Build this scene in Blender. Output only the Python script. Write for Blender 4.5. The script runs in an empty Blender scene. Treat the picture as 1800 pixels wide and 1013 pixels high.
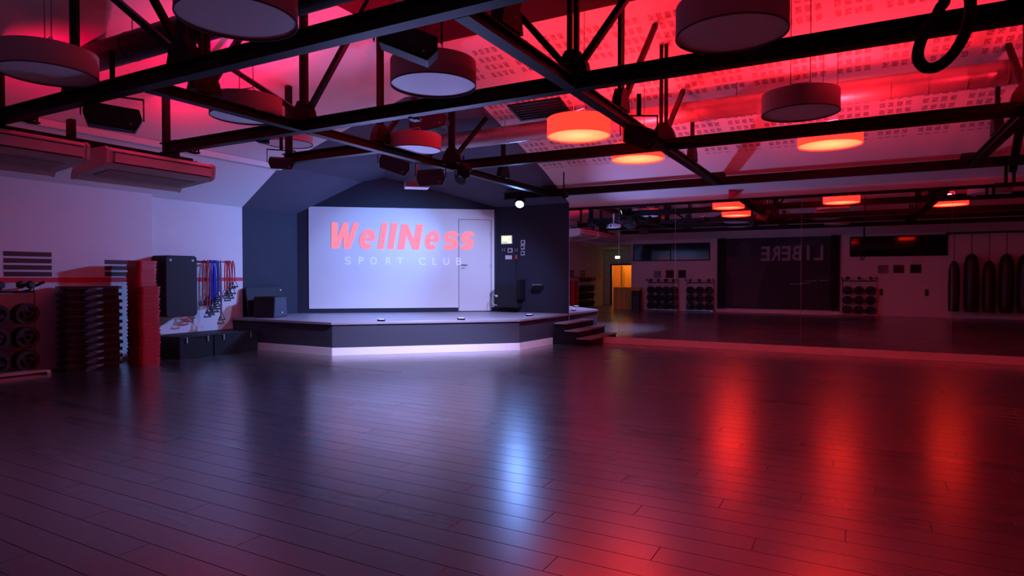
import bpy, math, random
from mathutils import Vector, Matrix
random.seed(7)
SC = bpy.context.scene
COL = SC.collection
PI = math.pi

# ------------------------------------------------------------------ camera
cam_d = bpy.data.cameras.new('camera'); cam = bpy.data.objects.new('camera', cam_d); COL.objects.link(cam)
cam_d.sensor_width = 36.0; cam_d.lens = 1103.2 / 1800 * 36; cam_d.clip_start = 0.05
cam.location = (0, 0, 1.5); cam.rotation_euler = (PI/2 - 0.0187, 0, 0.5014)
SC.camera = cam
# ------------------------------------------------------------------ world, view, big lights
w = bpy.data.worlds.new('world'); SC.world = w; w.use_nodes = True
w.node_tree.nodes['Background'].inputs[0].default_value = (0.25, 0.12, 0.5, 1)
w.node_tree.nodes['Background'].inputs[1].default_value = 0.0
SC.view_settings.view_transform = 'Standard'; SC.view_settings.look = 'None'
SC.view_settings.exposure = 0.0; SC.view_settings.gamma = 1.0; SC.view_settings.use_curve_mapping = False
SC.cycles.use_denoising = True
SC.cycles.max_bounces = 10; SC.cycles.sample_clamp_indirect = 6.0; SC.cycles.blur_glossy = 0.5

RED = (1.0, 0.015, 0.05)
FLOOD_W, STAGE_W, STAGE2_W, PROJ_W, LAMP_W = 1200, 1900, 480, 220, 130
FOOT_W, RED_UP_W = 420, 330  # powers of the added stage edge and ceiling lamps
COOL = (0.17, 0.35, 1.0)

def light(name, typ, loc, power, color, target=None, **kw):
    d = bpy.data.lights.new(name, typ); d.energy = power; d.color = color
    for k, v in kw.items(): setattr(d, k, v)
    o = bpy.data.objects.new(name, d); COL.objects.link(o); o.location = loc
    if target is not None:
        o.rotation_euler = (Vector(target) - Vector(loc)).to_track_quat('-Z', 'Y').to_euler()
    return o
# flood hung under the last truss, shining back into the hall
light('flood_beam', 'SPOT', (-6.6, 12.26, 3.10), FLOOD_W, COOL, (-11.5, 9.3, 1.4), spot_size=1.45, spot_blend=1.0, shadow_soft_size=0.10)
light('flood_spill', 'SPOT', (-6.6, 12.26, 3.10), FLOOD_W*0.09, COOL, (-7.4, 4.0, 0.8), spot_size=2.5, spot_blend=1.0, shadow_soft_size=0.10)
# stage spots from the lamp cluster at the third truss and from the right girder
light('stage_beam', 'SPOT', (-5.45, 8.2, 3.05), STAGE_W, (0.46, 0.50, 1.0), (-7.0, 9.3, 0.1), spot_size=1.5, spot_blend=0.9, shadow_soft_size=0.08)
light('stage_beam', 'SPOT', (-5.18, 11.5, 3.08), STAGE2_W, (0.36, 0.46, 1.0), (-8.0, 11.6, 0.6), spot_size=1.9, spot_blend=0.8, shadow_soft_size=0.06)
light('projector_beam', 'SPOT', (-6.68, 8.72, 3.03), PROJ_W, (0.29, 0.47, 1.0), (-9.45, 12.1, 1.2), spot_size=1.15, spot_blend=0.4, shadow_soft_size=0.03)

# ------------------------------------------------------------------ materials
def mat(name, col, rough=0.6, spec=0.4, metal=0.0, noise=0.08, nscale=8.0, bump=0.0, bscale=60.0, emit=None, estr=0.0):
    m = bpy.data.materials.new(name); m.use_nodes = True
    nt = m.node_tree; b = nt.nodes['Principled BSDF']
    b.inputs['Roughness'].default_value = rough; b.inputs['Metallic'].default_value = metal
    b.inputs['Specular IOR Level'].default_value = spec
    tc = nt.nodes.new('ShaderNodeTexCoord')
    n = nt.nodes.new('ShaderNodeTexNoise'); n.inputs['Scale'].default_value = nscale; n.inputs['Detail'].default_value = 4
    nt.links.new(tc.outputs['Object'], n.inputs['Vector'])
    mix = nt.nodes.new('ShaderNodeMix'); mix.data_type = 'RGBA'
    nt.links.new(n.outputs['Fac'], mix.inputs['Factor'])
    mix.inputs['A'].default_value = (*[c*(1-noise) for c in col], 1)
    mix.inputs['B'].default_value = (*[min(1, c*(1+noise)) for c in col], 1)
    nt.links.new(mix.outputs['Result'], b.inputs['Base Color'])
    if bump:
        n2 = nt.nodes.new('ShaderNodeTexNoise'); n2.inputs['Scale'].default_value = bscale; n2.inputs['Detail'].default_value = 3
        nt.links.new(tc.outputs['Object'], n2.inputs['Vector'])
        bp = nt.nodes.new('ShaderNodeBump'); bp.inputs['Strength'].default_value = bump; bp.inputs['Distance'].default_value = 0.01
        nt.links.new(n2.outputs['Fac'], bp.inputs['Height']); nt.links.new(bp.outputs['Normal'], b.inputs['Normal'])
    if emit:
        b.inputs['Emission Color'].default_value = (*emit, 1); b.inputs['Emission Strength'].default_value = estr
    return m
M = {}
M['white'] = mat('white_plaster', (0.72, 0.70, 0.70), 0.85, 0.2, noise=0.04, nscale=3, bump=0.08, bscale=120)
M['navy'] = mat('dark_navy_paint', (0.024, 0.027, 0.045), 0.7, 0.3, noise=0.12, nscale=5, bump=0.05, bscale=90)
M['recess'] = mat('dark_recess_paint', (0.10, 0.085, 0.09), 0.8, 0.2)
M['black'] = mat('black_steel', (0.007, 0.006, 0.008), 0.5, 0.15, noise=0.2, nscale=14)
M['fabric'] = mat('pale_lampshade_fabric', (0.50, 0.44, 0.46), 0.9, 0.1, noise=0.06, nscale=60, bump=0.1, bscale=260)
M['rimdark'] = mat('dark_rim_tape', (0.10, 0.07, 0.09), 0.8, 0.2)
M['diffuser'] = mat('white_acrylic', (0.78, 0.76, 0.80), 0.5, 0.4, noise=0.04, nscale=4)
M['shade_lit'] = mat('lit_lampshade_fabric', (0.6, 0.2, 0.18), 0.9, 0.1, noise=0.05, nscale=40, emit=(1.0, 0.0058, 0.0033), estr=11.0)
M['diff_lit'] = mat('lit_acrylic', (0.8, 0.5, 0.4), 0.5, 0.3, noise=0.05, nscale=3, emit=(1.0, 0.035, 0.012), estr=12)
def hot_centre(m):          # the bulb behind the acrylic shows as a brighter middle
    nt = m.node_tree; b = nt.nodes['Principled BSDF']; tc = nt.nodes.new('ShaderNodeTexCoord'); gr = nt.nodes.new('ShaderNodeTexGradient'); gr.gradient_type = 'SPHERICAL'
    mp = nt.nodes.new('ShaderNodeMapping'); mp.inputs['Scale'].default_value = (2.6, 2.6, 2.6); nt.links.new(tc.outputs['Object'], mp.inputs['Vector']); nt.links.new(mp.outputs[0], gr.inputs['Vector'])
    cr = nt.nodes.new('ShaderNodeValToRGB'); nt.links.new(gr.outputs['Fac'], cr.inputs[0])
    cr.color_ramp.elements[0].color = (1.0, 0.028, 0.010, 1); cr.color_ramp.elements[1].color = (1.0, 0.060, 0.021, 1); cr.color_ramp.elements[1].position = 0.8
    nt.links.new(cr.outputs[0], b.inputs['Emission Color'])
hot_centre(M['diff_lit'])
M['bulb_lit'] = mat('lit_bulb', (1, 0.8, 0.6), 0.3, 0.3, emit=(1.0, 0.72, 0.35), estr=2.2)
M['flood'] = mat('flood_lens', (0.9, 0.9, 1), 0.3, 0.3, emit=(0.55, 0.70, 1.0), estr=14)
M['wire'] = mat('grey_wire', (0.12, 0.11, 0.12), 0.5, 0.4)
M['wirelight'] = mat('pale_wire', (0.5, 0.42, 0.42), 0.4, 0.5)
M['duct'] = mat('galvanised_duct', (0.42, 0.38, 0.40), 0.42, 0.5, metal=0.6, noise=0.1, nscale=10)
M['duct_dark'] = mat('dark_duct', (0.016, 0.014, 0.018), 0.5, 0.3, metal=0.0, noise=0.2, nscale=6)
M['ac'] = mat('offwhite_plastic', (0.62, 0.58, 0.60), 0.5, 0.4, noise=0.03)
M['grille'] = mat('dark_slot', (0.03, 0.03, 0.035), 0.7, 0.3)
M['speaker'] = mat('black_speaker_box', (0.018, 0.018, 0.022), 0.55, 0.3, noise=0.2, nscale=30, bump=0.1, bscale=200)
M['speaker_grille'] = mat('dark_speaker_grille', (0.045, 0.055, 0.08), 0.5, 0.4, noise=0.15, nscale=80)
M['dot'] = mat('pale_badge', (0.75, 0.75, 0.8), 0.3, 0.5)
M['stage_top'] = mat('stage_vinyl', (0.27, 0.26, 0.30), 0.38, 0.5, noise=0.1, nscale=4, bump=0.05, bscale=40)
M['stage_side'] = mat('stage_carpet_black', (0.042, 0.046, 0.066), 0.75, 0.3, noise=0.3, nscale=180, bump=0.2, bscale=220)
M['plinth'] = mat('white_plinth_board', (0.74, 0.72, 0.72), 0.6, 0.3, noise=0.03)
M['screen'] = mat('white_screen_paint', (0.80, 0.80, 0.80), 0.7, 0.2, noise=0.02, nscale=2)
M['door'] = mat('white_door_paint', (0.76, 0.76, 0.77), 0.5, 0.3, noise=0.02, nscale=2)
M['seam'] = mat('grey_seam', (0.36, 0.36, 0.40), 0.6, 0.3)
M['steel'] = mat('brushed_steel', (0.45, 0.45, 0.47), 0.35, 0.5, metal=0.8, noise=0.1, nscale=40)
M['pink'] = mat('pink_glow_lettering', (0.40, 0.07, 0.09), 0.6, 0.3, noise=0.02, emit=(1.0, 0.25, 0.33), estr=0.95)  # glow stands in for the word projected on the wall
M['pale_letter'] = mat('pale_glow_lettering', (0.95, 0.97, 0.97), 0.5, 0.4, noise=0.01, emit=(0.7, 0.85, 1.0), estr=0.25)  # projected small line, its light put in as a weak glow
M['redplastic'] = mat('red_plastic', (0.46, 0.002, 0.014), 0.38, 0.5, noise=0.12, nscale=12)
M['blackplastic'] = mat('black_plastic', (0.028, 0.028, 0.034), 0.42, 0.5, noise=0.15, nscale=12)
M['grip_lit'] = mat('lit_grip_plastic', (0.13, 0.13, 0.15), 0.5, 0.4, noise=0.1)  # bench plastic lightened: stage light on the grips put into the colour
M['rubber'] = mat('black_rubber', (0.02, 0.02, 0.024), 0.5, 0.45, noise=0.2, nscale=16)
M['mat_foam'] = mat('black_foam', (0.02, 0.02, 0.026), 0.65, 0.3, noise=0.15, nscale=25, bump=0.1, bscale=150)
M['stripe_red'] = mat('red_stripe_vinyl', (0.62, 0.01, 0.035), 0.5, 0.4, noise=0.03)
M['stripe_dark'] = mat('maroon_stripe_vinyl', (0.055, 0.012, 0.022), 0.5, 0.4, noise=0.05)
M['band_red'] = mat('red_latex', (0.55, 0.05, 0.05), 0.4, 0.5)
M['band_blue'] = mat('blue_latex', (0.02, 0.08, 0.55), 0.4, 0.5)
M['band_grey'] = mat('grey_latex', (0.18, 0.16, 0.2), 0.4, 0.5)
M['box'] = mat('black_painted_board', (0.010, 0.010, 0.014), 0.55, 0.2, noise=0.1)
M['glass_dark'] = mat('dark_window_glass', (0.006, 0.006, 0.008), 0.06, 0.7, noise=0.0)
M['banner'] = mat('dark_printed_banner', (0.030, 0.026, 0.045), 0.6, 0.3, noise=0.2, nscale=1.5)
M['figure'] = mat('faint_print', (0.065, 0.055, 0.075), 0.6, 0.3, noise=0.2, nscale=3)
M['letter_wall'] = mat('pale_violet_print', (0.34, 0.30, 0.36), 0.6, 0.3, noise=0.08, nscale=6)
M['orange'] = mat('orange_paint', (0.78, 0.36, 0.07), 0.7, 0.3)
M['yellow'] = mat('yellow_laminate', (0.62, 0.42, 0.06), 0.5, 0.4)
M['grey'] = mat('grey_panel', (0.26, 0.24, 0.27), 0.8, 0.2)
M['maroon'] = mat('maroon_panel', (0.11, 0.012, 0.03), 0.8, 0.2)
M['slate'] = mat('slate_panel', (0.035, 0.04, 0.06), 0.8, 0.2)
M['leather'] = mat('black_leather', (0.014, 0.013, 0.016), 0.38, 0.5, noise=0.2, nscale=9)
M['rope'] = mat('black_rope', (0.012, 0.012, 0.015), 0.7, 0.3, noise=0.3, nscale=120, bump=0.4, bscale=180)
M['lcd'] = mat('lit_control_screen', (0.8, 0.85, 0.6), 0.3, 0.3, emit=(0.80, 0.95, 0.50), estr=1.0)
M['socket'] = mat('white_switch_plastic', (0.7, 0.7, 0.72), 0.4, 0.4)
M['warm_lamp'] = mat('emergency_lamp', (0.9, 1, 0.7), 0.3, 0.3, emit=(0.85, 1.0, 0.45), estr=6)
M['added_uplight_lens'] = mat('added_uplight_lens', (0.8, 0.05, 0.05), 0.3, 0.3, emit=RED, estr=6)
M['added_foot_lens'] = mat('added_footlight_lens', (0.8, 0.8, 1), 0.3, 0.3, emit=(0.5, 0.5, 1.0), estr=2)
M['warm_panel'] = mat('warm_ceiling_lamp', (1, 0.8, 0.5), 0.3, 0.3, emit=(1.0, 0.55, 0.15), estr=7)

def mirror_mat():
    m = mat('mirror_glass', (0.80, 0.80, 0.82), 0.008, 0.5, metal=1.0, noise=0.0)
    return m
M['mirror'] = mirror_mat()

PW, PL = 0.19, 1.9                      # floor plank width (along y) and length (along x)
def plank_off(j): return (j*0.6180339 % 1.0)*PL
def floor_mat():
    m = bpy.data.materials.new('dark_oiled_planks'); m.use_nodes = True
    nt = m.node_tree; N = nt.nodes; Lk = nt.links.new; b = N['Principled BSDF']
    g = N.new('ShaderNodeNewGeometry'); sp = N.new('ShaderNodeSeparateXYZ'); Lk(g.outputs['Position'], sp.inputs[0])
    def mth(op, a, c=None):
        n = N.new('ShaderNodeMath'); n.operation = op
        for i, v in enumerate((a, c)):
            if v is None: continue
            if isinstance(v, (int, float)): n.inputs[i].default_value = v
            else: Lk(v, n.inputs[i])
        return n.outputs[0]
    row = mth('FLOOR', mth('DIVIDE', sp.outputs['Y'], PW))
    off = mth('MULTIPLY', mth('SUBTRACT', mth('MULTIPLY', row, 0.6180339), mth('FLOOR', mth('MULTIPLY', row, 0.6180339))), PL)
    k = mth('FLOOR', mth('DIVIDE', mth('SUBTRACT', sp.outputs['X'], off), PL))
    cb = N.new('ShaderNodeCombineXYZ'); Lk(row, cb.inputs[0]); Lk(k, cb.inputs[1])
    wn = N.new('ShaderNodeTexWhiteNoise'); wn.noise_dimensions = '2D'; Lk(cb.outputs[0], wn.inputs['Vector'])
    mp = N.new('ShaderNodeMapping'); mp.inputs['Scale'].default_value = (1.6, 26, 1); Lk(g.outputs['Position'], mp.inputs['Vector'])
    ad = N.new('ShaderNodeVectorMath'); ad.operation = 'ADD'; Lk(mp.outputs[0], ad.inputs[0])
    sc = N.new('ShaderNodeVectorMath'); sc.operation = 'SCALE'; Lk(wn.outputs['Color'], sc.inputs[0]); sc.inputs['Scale'].default_value = 40
    Lk(sc.outputs[0], ad.inputs[1])
    gr = N.new('ShaderNodeTexNoise'); gr.inputs['Scale'].default_value = 1.0; gr.inputs['Detail'].default_value = 6; Lk(ad.outputs[0], gr.inputs['Vector'])
    f = mth('ADD', mth('MULTIPLY', wn.outputs['Value'], 0.6), mth('MULTIPLY', gr.outputs['Fac'], 0.6))
    cr = N.new('ShaderNodeValToRGB'); Lk(f, cr.inputs[0])
    cr.color_ramp.elements[0].position = 0.15; cr.color_ramp.elements[0].color = (0.022, 0.018, 0.021, 1)
    cr.color_ramp.elements[1].position = 0.95; cr.color_ramp.elements[1].color = (0.048, 0.041, 0.046, 1)
    Lk(cr.outputs[0], b.inputs['Base Color'])
    r = mth('ADD', 0.24, mth('MULTIPLY', f, 0.10)); Lk(r, b.inputs['Roughness'])
    b.inputs['Specular IOR Level'].default_value = 1.0; b.inputs['Coat Weight'].default_value = 1.0; b.inputs['Coat Roughness'].default_value = 0.24
    bp = N.new('ShaderNodeBump'); bp.inputs['Strength'].default_value = 0.05; bp.inputs['Distance'].default_value = 0.002
    Lk(gr.outputs['Fac'], bp.inputs['Height']); Lk(bp.outputs[0], b.inputs['Normal'])
    return m
M['floor'] = floor_mat()

def ceiling_mat():
    m = bpy.data.materials.new('ceiling_board_paint'); m.use_nodes = True
    nt = m.node_tree; N = nt.nodes; Lk = nt.links.new; b = N['Principled BSDF']
    b.inputs['Roughness'].default_value = 0.85; b.inputs['Specular IOR Level'].default_value = 0.2
    g = N.new('ShaderNodeNewGeometry'); sp = N.new('ShaderNodeSeparateXYZ'); Lk(g.outputs['Position'], sp.inputs[0])
    X, Y = sp.outputs['X'], sp.outputs['Y']
    def mth(op, a, c=None):
        n = N.new('ShaderNodeMath'); n.operation = op
        for i, v in enumerate((a, c)):
            if v is None: continue
            if isinstance(v, (int, float)): n.inputs[i].default_value = v
            else: Lk(v, n.inputs[i])
        return n.outputs[0]
    dark = mth('MULTIPLY', mth('LESS_THAN', X, -5.85), mth('GREATER_THAN', Y, 9.0))      # navy paint over the stage corner
    def inband(v, a, c): return mth('MULTIPLY', mth('GREATER_THAN', v, a), mth('LESS_THAN', v, c))
    # groups of 4 x 4 perforated squares in the acoustic boards
    fx = mth('SUBTRACT', mth('DIVIDE', mth('ADD', X, 20.06), 0.55), mth('FLOOR', mth('DIVIDE', mth('ADD', X, 20.06), 0.55)))
    fy = mth('SUBTRACT', mth('DIVIDE', mth('ADD', Y, 0.20), 1.2), mth('FLOOR', mth('DIVIDE', mth('ADD', Y, 0.20), 1.2)))
    ix = mth('MULTIPLY', fx, 0.55); iy = mth('MULTIPLY', fy, 1.2)
    def cells(v, c): 
        q = mth('DIVIDE', v, c); fr = mth('SUBTRACT', q, mth('FLOOR', q)); return mth('LESS_THAN', fr, 0.64)
    sq = mth('MULTIPLY', mth('MULTIPLY', inband(ix, 0.0, 0.43), inband(iy, 0.0, 0.74)), mth('MULTIPLY', cells(ix, 0.112), cells(iy, 0.19)))
    sq = mth('MULTIPLY', sq, inband(Y, 7.98, 12.02))
    sq = mth('MULTIPLY', sq, mth('GREATER_THAN', mth('ADD', X, mth('MULTIPLY', mth('SUBTRACT', Y, 7.9), 1.031)), -5.95))
    ns = N.new('ShaderNodeTexNoise'); ns.inputs['Scale'].default_value = 45; Lk(g.outputs['Position'], ns.inputs['Vector'])
    hol = mth('MULTIPLY', sq, mth('GREATER_THAN', ns.outputs['Fac'], 0.42))
    m1 = N.new('ShaderNodeMix'); m1.data_type = 'RGBA'; Lk(hol, m1.inputs['Factor'])
    m1.inputs['A'].default_value = (0.70, 0.67, 0.68, 1); m1.inputs['B'].default_value = (0.30, 0.27, 0.28, 1)
    m2 = N.new('ShaderNodeMix'); m2.data_type = 'RGBA'; Lk(dark, m2.inputs['Factor'])
    Lk(m1.outputs['Result'], m2.inputs['A']); m2.inputs['B'].default_value = (0.085, 0.082, 0.115, 1)
    Lk(m2.outputs['Result'], b.inputs['Base Color'])
    return m
M['ceiling'] = ceiling_mat()

# ------------------------------------------------------------------ mesh helpers
class MB:
    def __init__(s): s.v = []; s.f = []
    def add(s, vs, fs):
        o = len(s.v); s.v += [tuple(p) for p in vs]; s.f += [tuple(i+o for i in f) for f in fs]; return s
    def box(s, c, d, rz=0.0, mtx=None):
        x, y, z = d[0]/2, d[1]/2, d[2]/2
        vs = [Vector((a*x, b*y, e*z)) for e in (-1, 1) for b in (-1, 1) for a in (-1, 1)]
        R = mtx if mtx is not None else Matrix.Rotation(rz, 3, 'Z')
        vs = [R @ p + Vector(c) for p in vs]
        return s.add(vs, [(0,2,3,1),(4,5,7,6),(0,1,5,4),(2,6,7,3),(0,4,6,2),(1,3,7,5)])
    def b2(s, lo, hi): return s.box([(a+b)/2 for a, b in zip(lo, hi)], [abs(b-a) for a, b in zip(lo, hi)])
    def bar(s, p0, p1, wd, ht):
        p0, p1 = Vector(p0), Vector(p1); d = p1-p0; L = d.length; q = d.to_track_quat('X', 'Z').to_matrix()
        return s.box((p0+p1)/2, (L, wd, ht), mtx=q)
    def tube(s, path, r, n=8, closed=False):
        P = [Vector(p) for p in path]; m = len(P); o = len(s.v); prev = None
        for i, p in enumerate(P):
            if closed: t = P[(i+1) % m]-P[i-1]
            else: t = P[min(i+1, m-1)]-P[max(i-1, 0)]
            t.normalize()
            a = prev if prev is not None else (Vector((0, 0, 1)) if abs(t.z) < 0.9 else Vector((1, 0, 0)))
            a = (a - t*a.dot(t)).normalized(); prev = a; b = t.cross(a)
            rr = r[i] if isinstance(r, (list, tuple)) else r
            for k in range(n):
                an = 2*PI*k/n; s.v.append(tuple(p + (a*math.cos(an)+b*math.sin(an))*rr))
        for i in range(m if closed else m-1):
            j = (i+1) % m
            for k in range(n): s.f.append((o+i*n+k, o+i*n+(k+1) % n, o+j*n+(k+1) % n, o+j*n+k))
        if not closed:
            s.f.append(tuple(o+k for k in reversed(range(n)))); s.f.append(tuple(o+(m-1)*n+k for k in range(n)))
        return s
    def cyl(s, p0, p1, r, n=12): return s.tube([p0, p1], r, n)
    def lathe(s, prof, n=24, c=(0, 0, 0), close=False):
        o = len(s.v); m = len(prof)
        for (r, z) in prof:
            for k in range(n):
                an = 2*PI*k/n; s.v.append((c[0]+r*math.cos(an), c[1]+r*math.sin(an), c[2]+z))
        for i in range(m if close else m-1):
            j = (i+1) % m
            for k in range(n): s.f.append((o+i*n+k, o+i*n+(k+1) % n, o+j*n+(k+1) % n, o+j*n+k))
        if not close:
            if prof[0][0] > 1e-5: s.f.append(tuple(o+k for k in reversed(range(n))))
            if prof[-1][0] > 1e-5: s.f.append(tuple(o+(m-1)*n+k for k in range(n)))
        return s
    def prism(s, poly, fn, a, b):
        """poly: 2-D outline; fn(u, v, t) -> 3-D; extruded from t=a to t=b"""
        n = len(poly); o = len(s.v)
        for t in (a, b):
            for (u, v) in poly: s.v.append(tuple(fn(u, v, t)))
        s.f.append(tuple(o+i for i in reversed(range(n)))); s.f.append(tuple(o+n+i for i in range(n)))
        for i in range(n):
            j = (i+1) % n; s.f.append((o+i, o+j, o+n+j, o+n+i))
        return s
    def build(s, name, m, parent=None, org=(0, 0, 0), smooth=False, bevel=0.0):
        me = bpy.data.meshes.new(name)
        me.from_pydata([(p[0]-org[0], p[1]-org[1], p[2]-org[2]) for p in s.v], [], s.f); me.update()
        import bmesh
        bm = bmesh.new(); bm.from_mesh(me); bmesh.ops.recalc_face_normals(bm, faces=bm.faces); bm.to_mesh(me); bm.free()
        me.materials.append(M[m] if isinstance(m, str) else m)
        if smooth:
            for p in me.polygons: p.use_smooth = True
            try: me.set_sharp_from_angle(angle=math.radians(38))
            except Exception: pass
        o = bpy.data.objects.new(name, me); COL.objects.link(o)
        if parent is not None: o.parent = parent
        if bevel:
            md = o.modifiers.new('bevel', 'BEVEL'); md.width = bevel; md.segments = 2; md.limit_method = 'ANGLE'
        return o
def rrect(w, h, r, n=4):
    pts = []
    for (cx, cy, a0) in ((w/2-r, h/2-r, 0), (-w/2+r, h/2-r, PI/2), (-w/2+r, -h/2+r, PI), (w/2-r, -h/2+r, 1.5*PI)):
        for i in range(n+1):
            a = a0+PI/2*i/n; pts.append((cx+r*math.cos(a), cy+r*math.sin(a)))
    return pts
XY = lambda u, v, t: (u, v, t)
XZ = lambda u, v, t: (u, t, v)
YZ = lambda u, v, t: (t, u, v)
def tag(o, label=None, cat=None, group=None, kind=None):
    if label: o['label'] = label
    if cat: o['category'] = cat
    if group: o['group'] = group
    if kind: o['kind'] = kind
    return o
def empty(name, loc=(0, 0, 0), rz=0.0):
    o = bpy.data.objects.new(name, None); COL.objects.link(o); o.location = loc; o.rotation_euler = (0, 0, rz)
    o.empty_display_size = 0.1
    return o
def thing(name, label, cat, loc=(0, 0, 0), rz=0.0, group=None):
    return tag(empty(name, loc, rz), label, cat, group)
def copy_tree(o, parent=None):
    c = o.copy(); COL.objects.link(c); c.parent = parent
    for ch in list(o.children): copy_tree(ch, c)
    return c
def struct(o): return tag(o, kind='structure')

# ------------------------------------------------------------------ room shell
XW, YM, YR, XE = -11.5, 13.43, -0.7, 9.0
def ceilz(x, y):
    if x > -6 and 4 < y < 7.9: return 5.5
    zl = 2.97+(x-XW)*(0.78/1.17) if x < -10.33 else 3.75+(x+10.33)*(1.3/4.33)
    zm = 3.2+(YM-y)*(0.55/1.33) if y > 12.1 else 3.75+(12.1-y)*(1.3/4.2)
    zr = 3.1+(y-YR)*(0.65/1.2) if y < 0.5 else 3.75+(y-0.5)*(1.3/3.5)
    return min(zl, zm, zr, 5.05)
# floor: slab, near planks one by one, the far ones joined
slab = struct(MB().b2((-13.2, -7.0, -0.2), (XE, YM, -0.012)).build('floor', 'grille'))
import numpy as np
cy_, sy_ = math.cos(0.5014), math.sin(0.5014); cp_, sp_ = math.cos(-0.0187), math.sin(-0.0187)
fw = np.array([-sy_*cp_, cy_*cp_, sp_]); rg = np.array([cy_, sy_, 0]); dn = -np.cross(rg, fw)
def screen_area(x0, x1, y0, y1):
    pts = []
    for i in range(5):
        for j in range(2):
            p = np.array([x0+(x1-x0)*i/4, y0+(y1-y0)*j, -1.5]); q = np.array([p@rg, p@dn, p@fw])
            if q[2] > 0.3: pts.append((900+1103.2*q[0]/q[2], 506.5+1103.2*q[1]/q[2], q[2]))
    ins = [p for p in pts if -20 < p[0] < 1820 and p[1] < 1030]
    if not ins: return 0
    return 1.0/min(p[2] for p in ins)
planks = []
for j in range(math.floor(-7.0/PW), math.ceil(YM/PW)):
    y0, y1 = j*PW, (j+1)*PW
    if y1 > YM: y1 = YM
    off = plank_off(j); k0 = math.floor((-13.2-off)/PL)
    for k in range(k0, math.ceil((XE-off)/PL)):
        x0, x1 = max(-13.2, off+k*PL), min(XE, off+(k+1)*PL)
        if x1-x0 < 0.05: continue
        full = abs((x1-x0)-PL) < 1e-6 and y1-y0 > PW-1e-6
        planks.append((screen_area(x0, x1, y0, y1) if full else 0, x0, x1, y0, y1))
planks.sort(key=lambda t: -t[0])
near = [p for p in planks[:300] if p[0] > 0]; far = planks[len(near):]
def plank_mb(x0, x1, y0, y1, mb=None):
    mb = mb or MB(); g, bv = 0.0010, 0.0018
    a = [(x0+g, y0+g), (x1-g, y0+g), (x1-g, y1-g), (x0+g, y1-g)]
    b = [(x0+g+bv, y0+g+bv), (x1-g-bv, y0+g+bv), (x1-g-bv, y1-g-bv), (x0+g+bv, y1-g-bv)]
    vs = [(*p, -0.014) for p in a]+[(*p, -0.002) for p in a]+[(*p, 0.0) for p in b]
    fs = [(8, 9, 10, 11)]
    for i in range(4):
        j = (i+1) % 4; fs += [(i, j, 4+j, 4+i), (4+i, 4+j, 8+j, 8+i)]
    return mb.add(vs, fs)
p0 = plank_mb(-PL/2, PL/2, -PW/2, PW/2).build('plank', 'floor', slab)
for i, (a, x0, x1, y0, y1) in enumerate(near):
    o = p0 if i == 0 else p0.copy()
    if i: COL.objects.link(o); o.parent = slab
    o.location = ((x0+x1)/2, (y0+y1)/2, 0)
mb = MB()
for (a, x0, x1, y0, y1) in far: plank_mb(x0, x1, y0, y1, mb)
tag(mb.build('far_planks', 'floor', slab), kind='stuff')

# left wall
wl = struct(MB().b2((XW-0.2, -3.7, 0), (XW, 9.0, 3.0)).build('wall_left', 'white'))
MB().b2((XW, -3.7, 0), (-11.42, 7.0, 3.02)).build('wall_thickening', 'white', wl)
for i in range(4):      # maroon bars on the wall
    z1 = 1.885-i*0.105; MB().b2((-11.42, 4.68, z1-0.072), (-11.414, 5.33, z1)).build('stripe', 'stripe_dark', wl)
for i in range(3):
    z1 = 1.785-i*0.105; MB().b2((-11.42, 6.15, z1-0.072), (-11.414, 6.95, z1)).build('stripe', 'stripe_dark', wl)
for yy in (0.35, -1.0):
    for i in range(3): MB().b2((-11.42, yy-0.3, 1.70-i*0.105), (-11.414, yy+0.3, 1.772-i*0.105)).build('stripe', 'stripe_dark', wl)
MB().b2((-11.42, -3.7, 1.40), (-11.413, 7.0, 1.48)).build('stripe', 'stripe_red', wl)
MB().b2((XW, 7.0, 1.40), (XW+0.006, 9.0, 1.475)).build('stripe', 'stripe_red', wl)
struct(MB().b2((XW-0.2, 9.0, 0), (XW, 10.6, 3.05)).build('wall_stage_left', 'navy'))
# diagonal wall behind the stage
A0 = Vector((XW, 10.5, 0)); UD = Vector((0.78396, 0.62081, 0)); ND = Vector((0.62081, -0.78396, 0)); LD = 4.7196
def diag(u, z, t=0.0): return A0+UD*u+ND*t+Vector((0, 0, z))
top = []
for i in range(25):
    u = LD*i/24; p = diag(u, 0); top.append((u, ceilz(p.x, p.y)+0.03))
wsb = struct(MB().prism([(0, 0), (LD, 0)]+top[::-1], lambda u, v, t: diag(u, v, t), -0.15, 0.0).build('wall_stage_back', 'navy'))
# mirror wall
struct(MB().b2((-8.0, YM, 0), (-5.85, YM+0.2, 3.24)).build('wall_stage_right', 'navy'))
wr = struct(MB().b2((-5.85, YM, 0), (XE, YM+0.2, 3.24)).build('wall_right', 'white'))
MB().b2((-5.85, YM-0.05, 3.02), (XE, YM, 3.075)).build('mirror_head_trim', 'black', wr)
struct(MB().b2((-5.80, YM-0.035, 0), (XE, YM, 0.135)).build('baseboard_right', 'plinth'))
# rear and east walls
wre = struct(MB().b2((-8.93, YR-0.2, 0), (XE, YR, 3.2)).build('wall_rear', 'white'))
struct(MB().b2((XE, -7.0, 0), (XE+0.2, YM, 5.7)).build('wall_far_right', 'white'))
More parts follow.
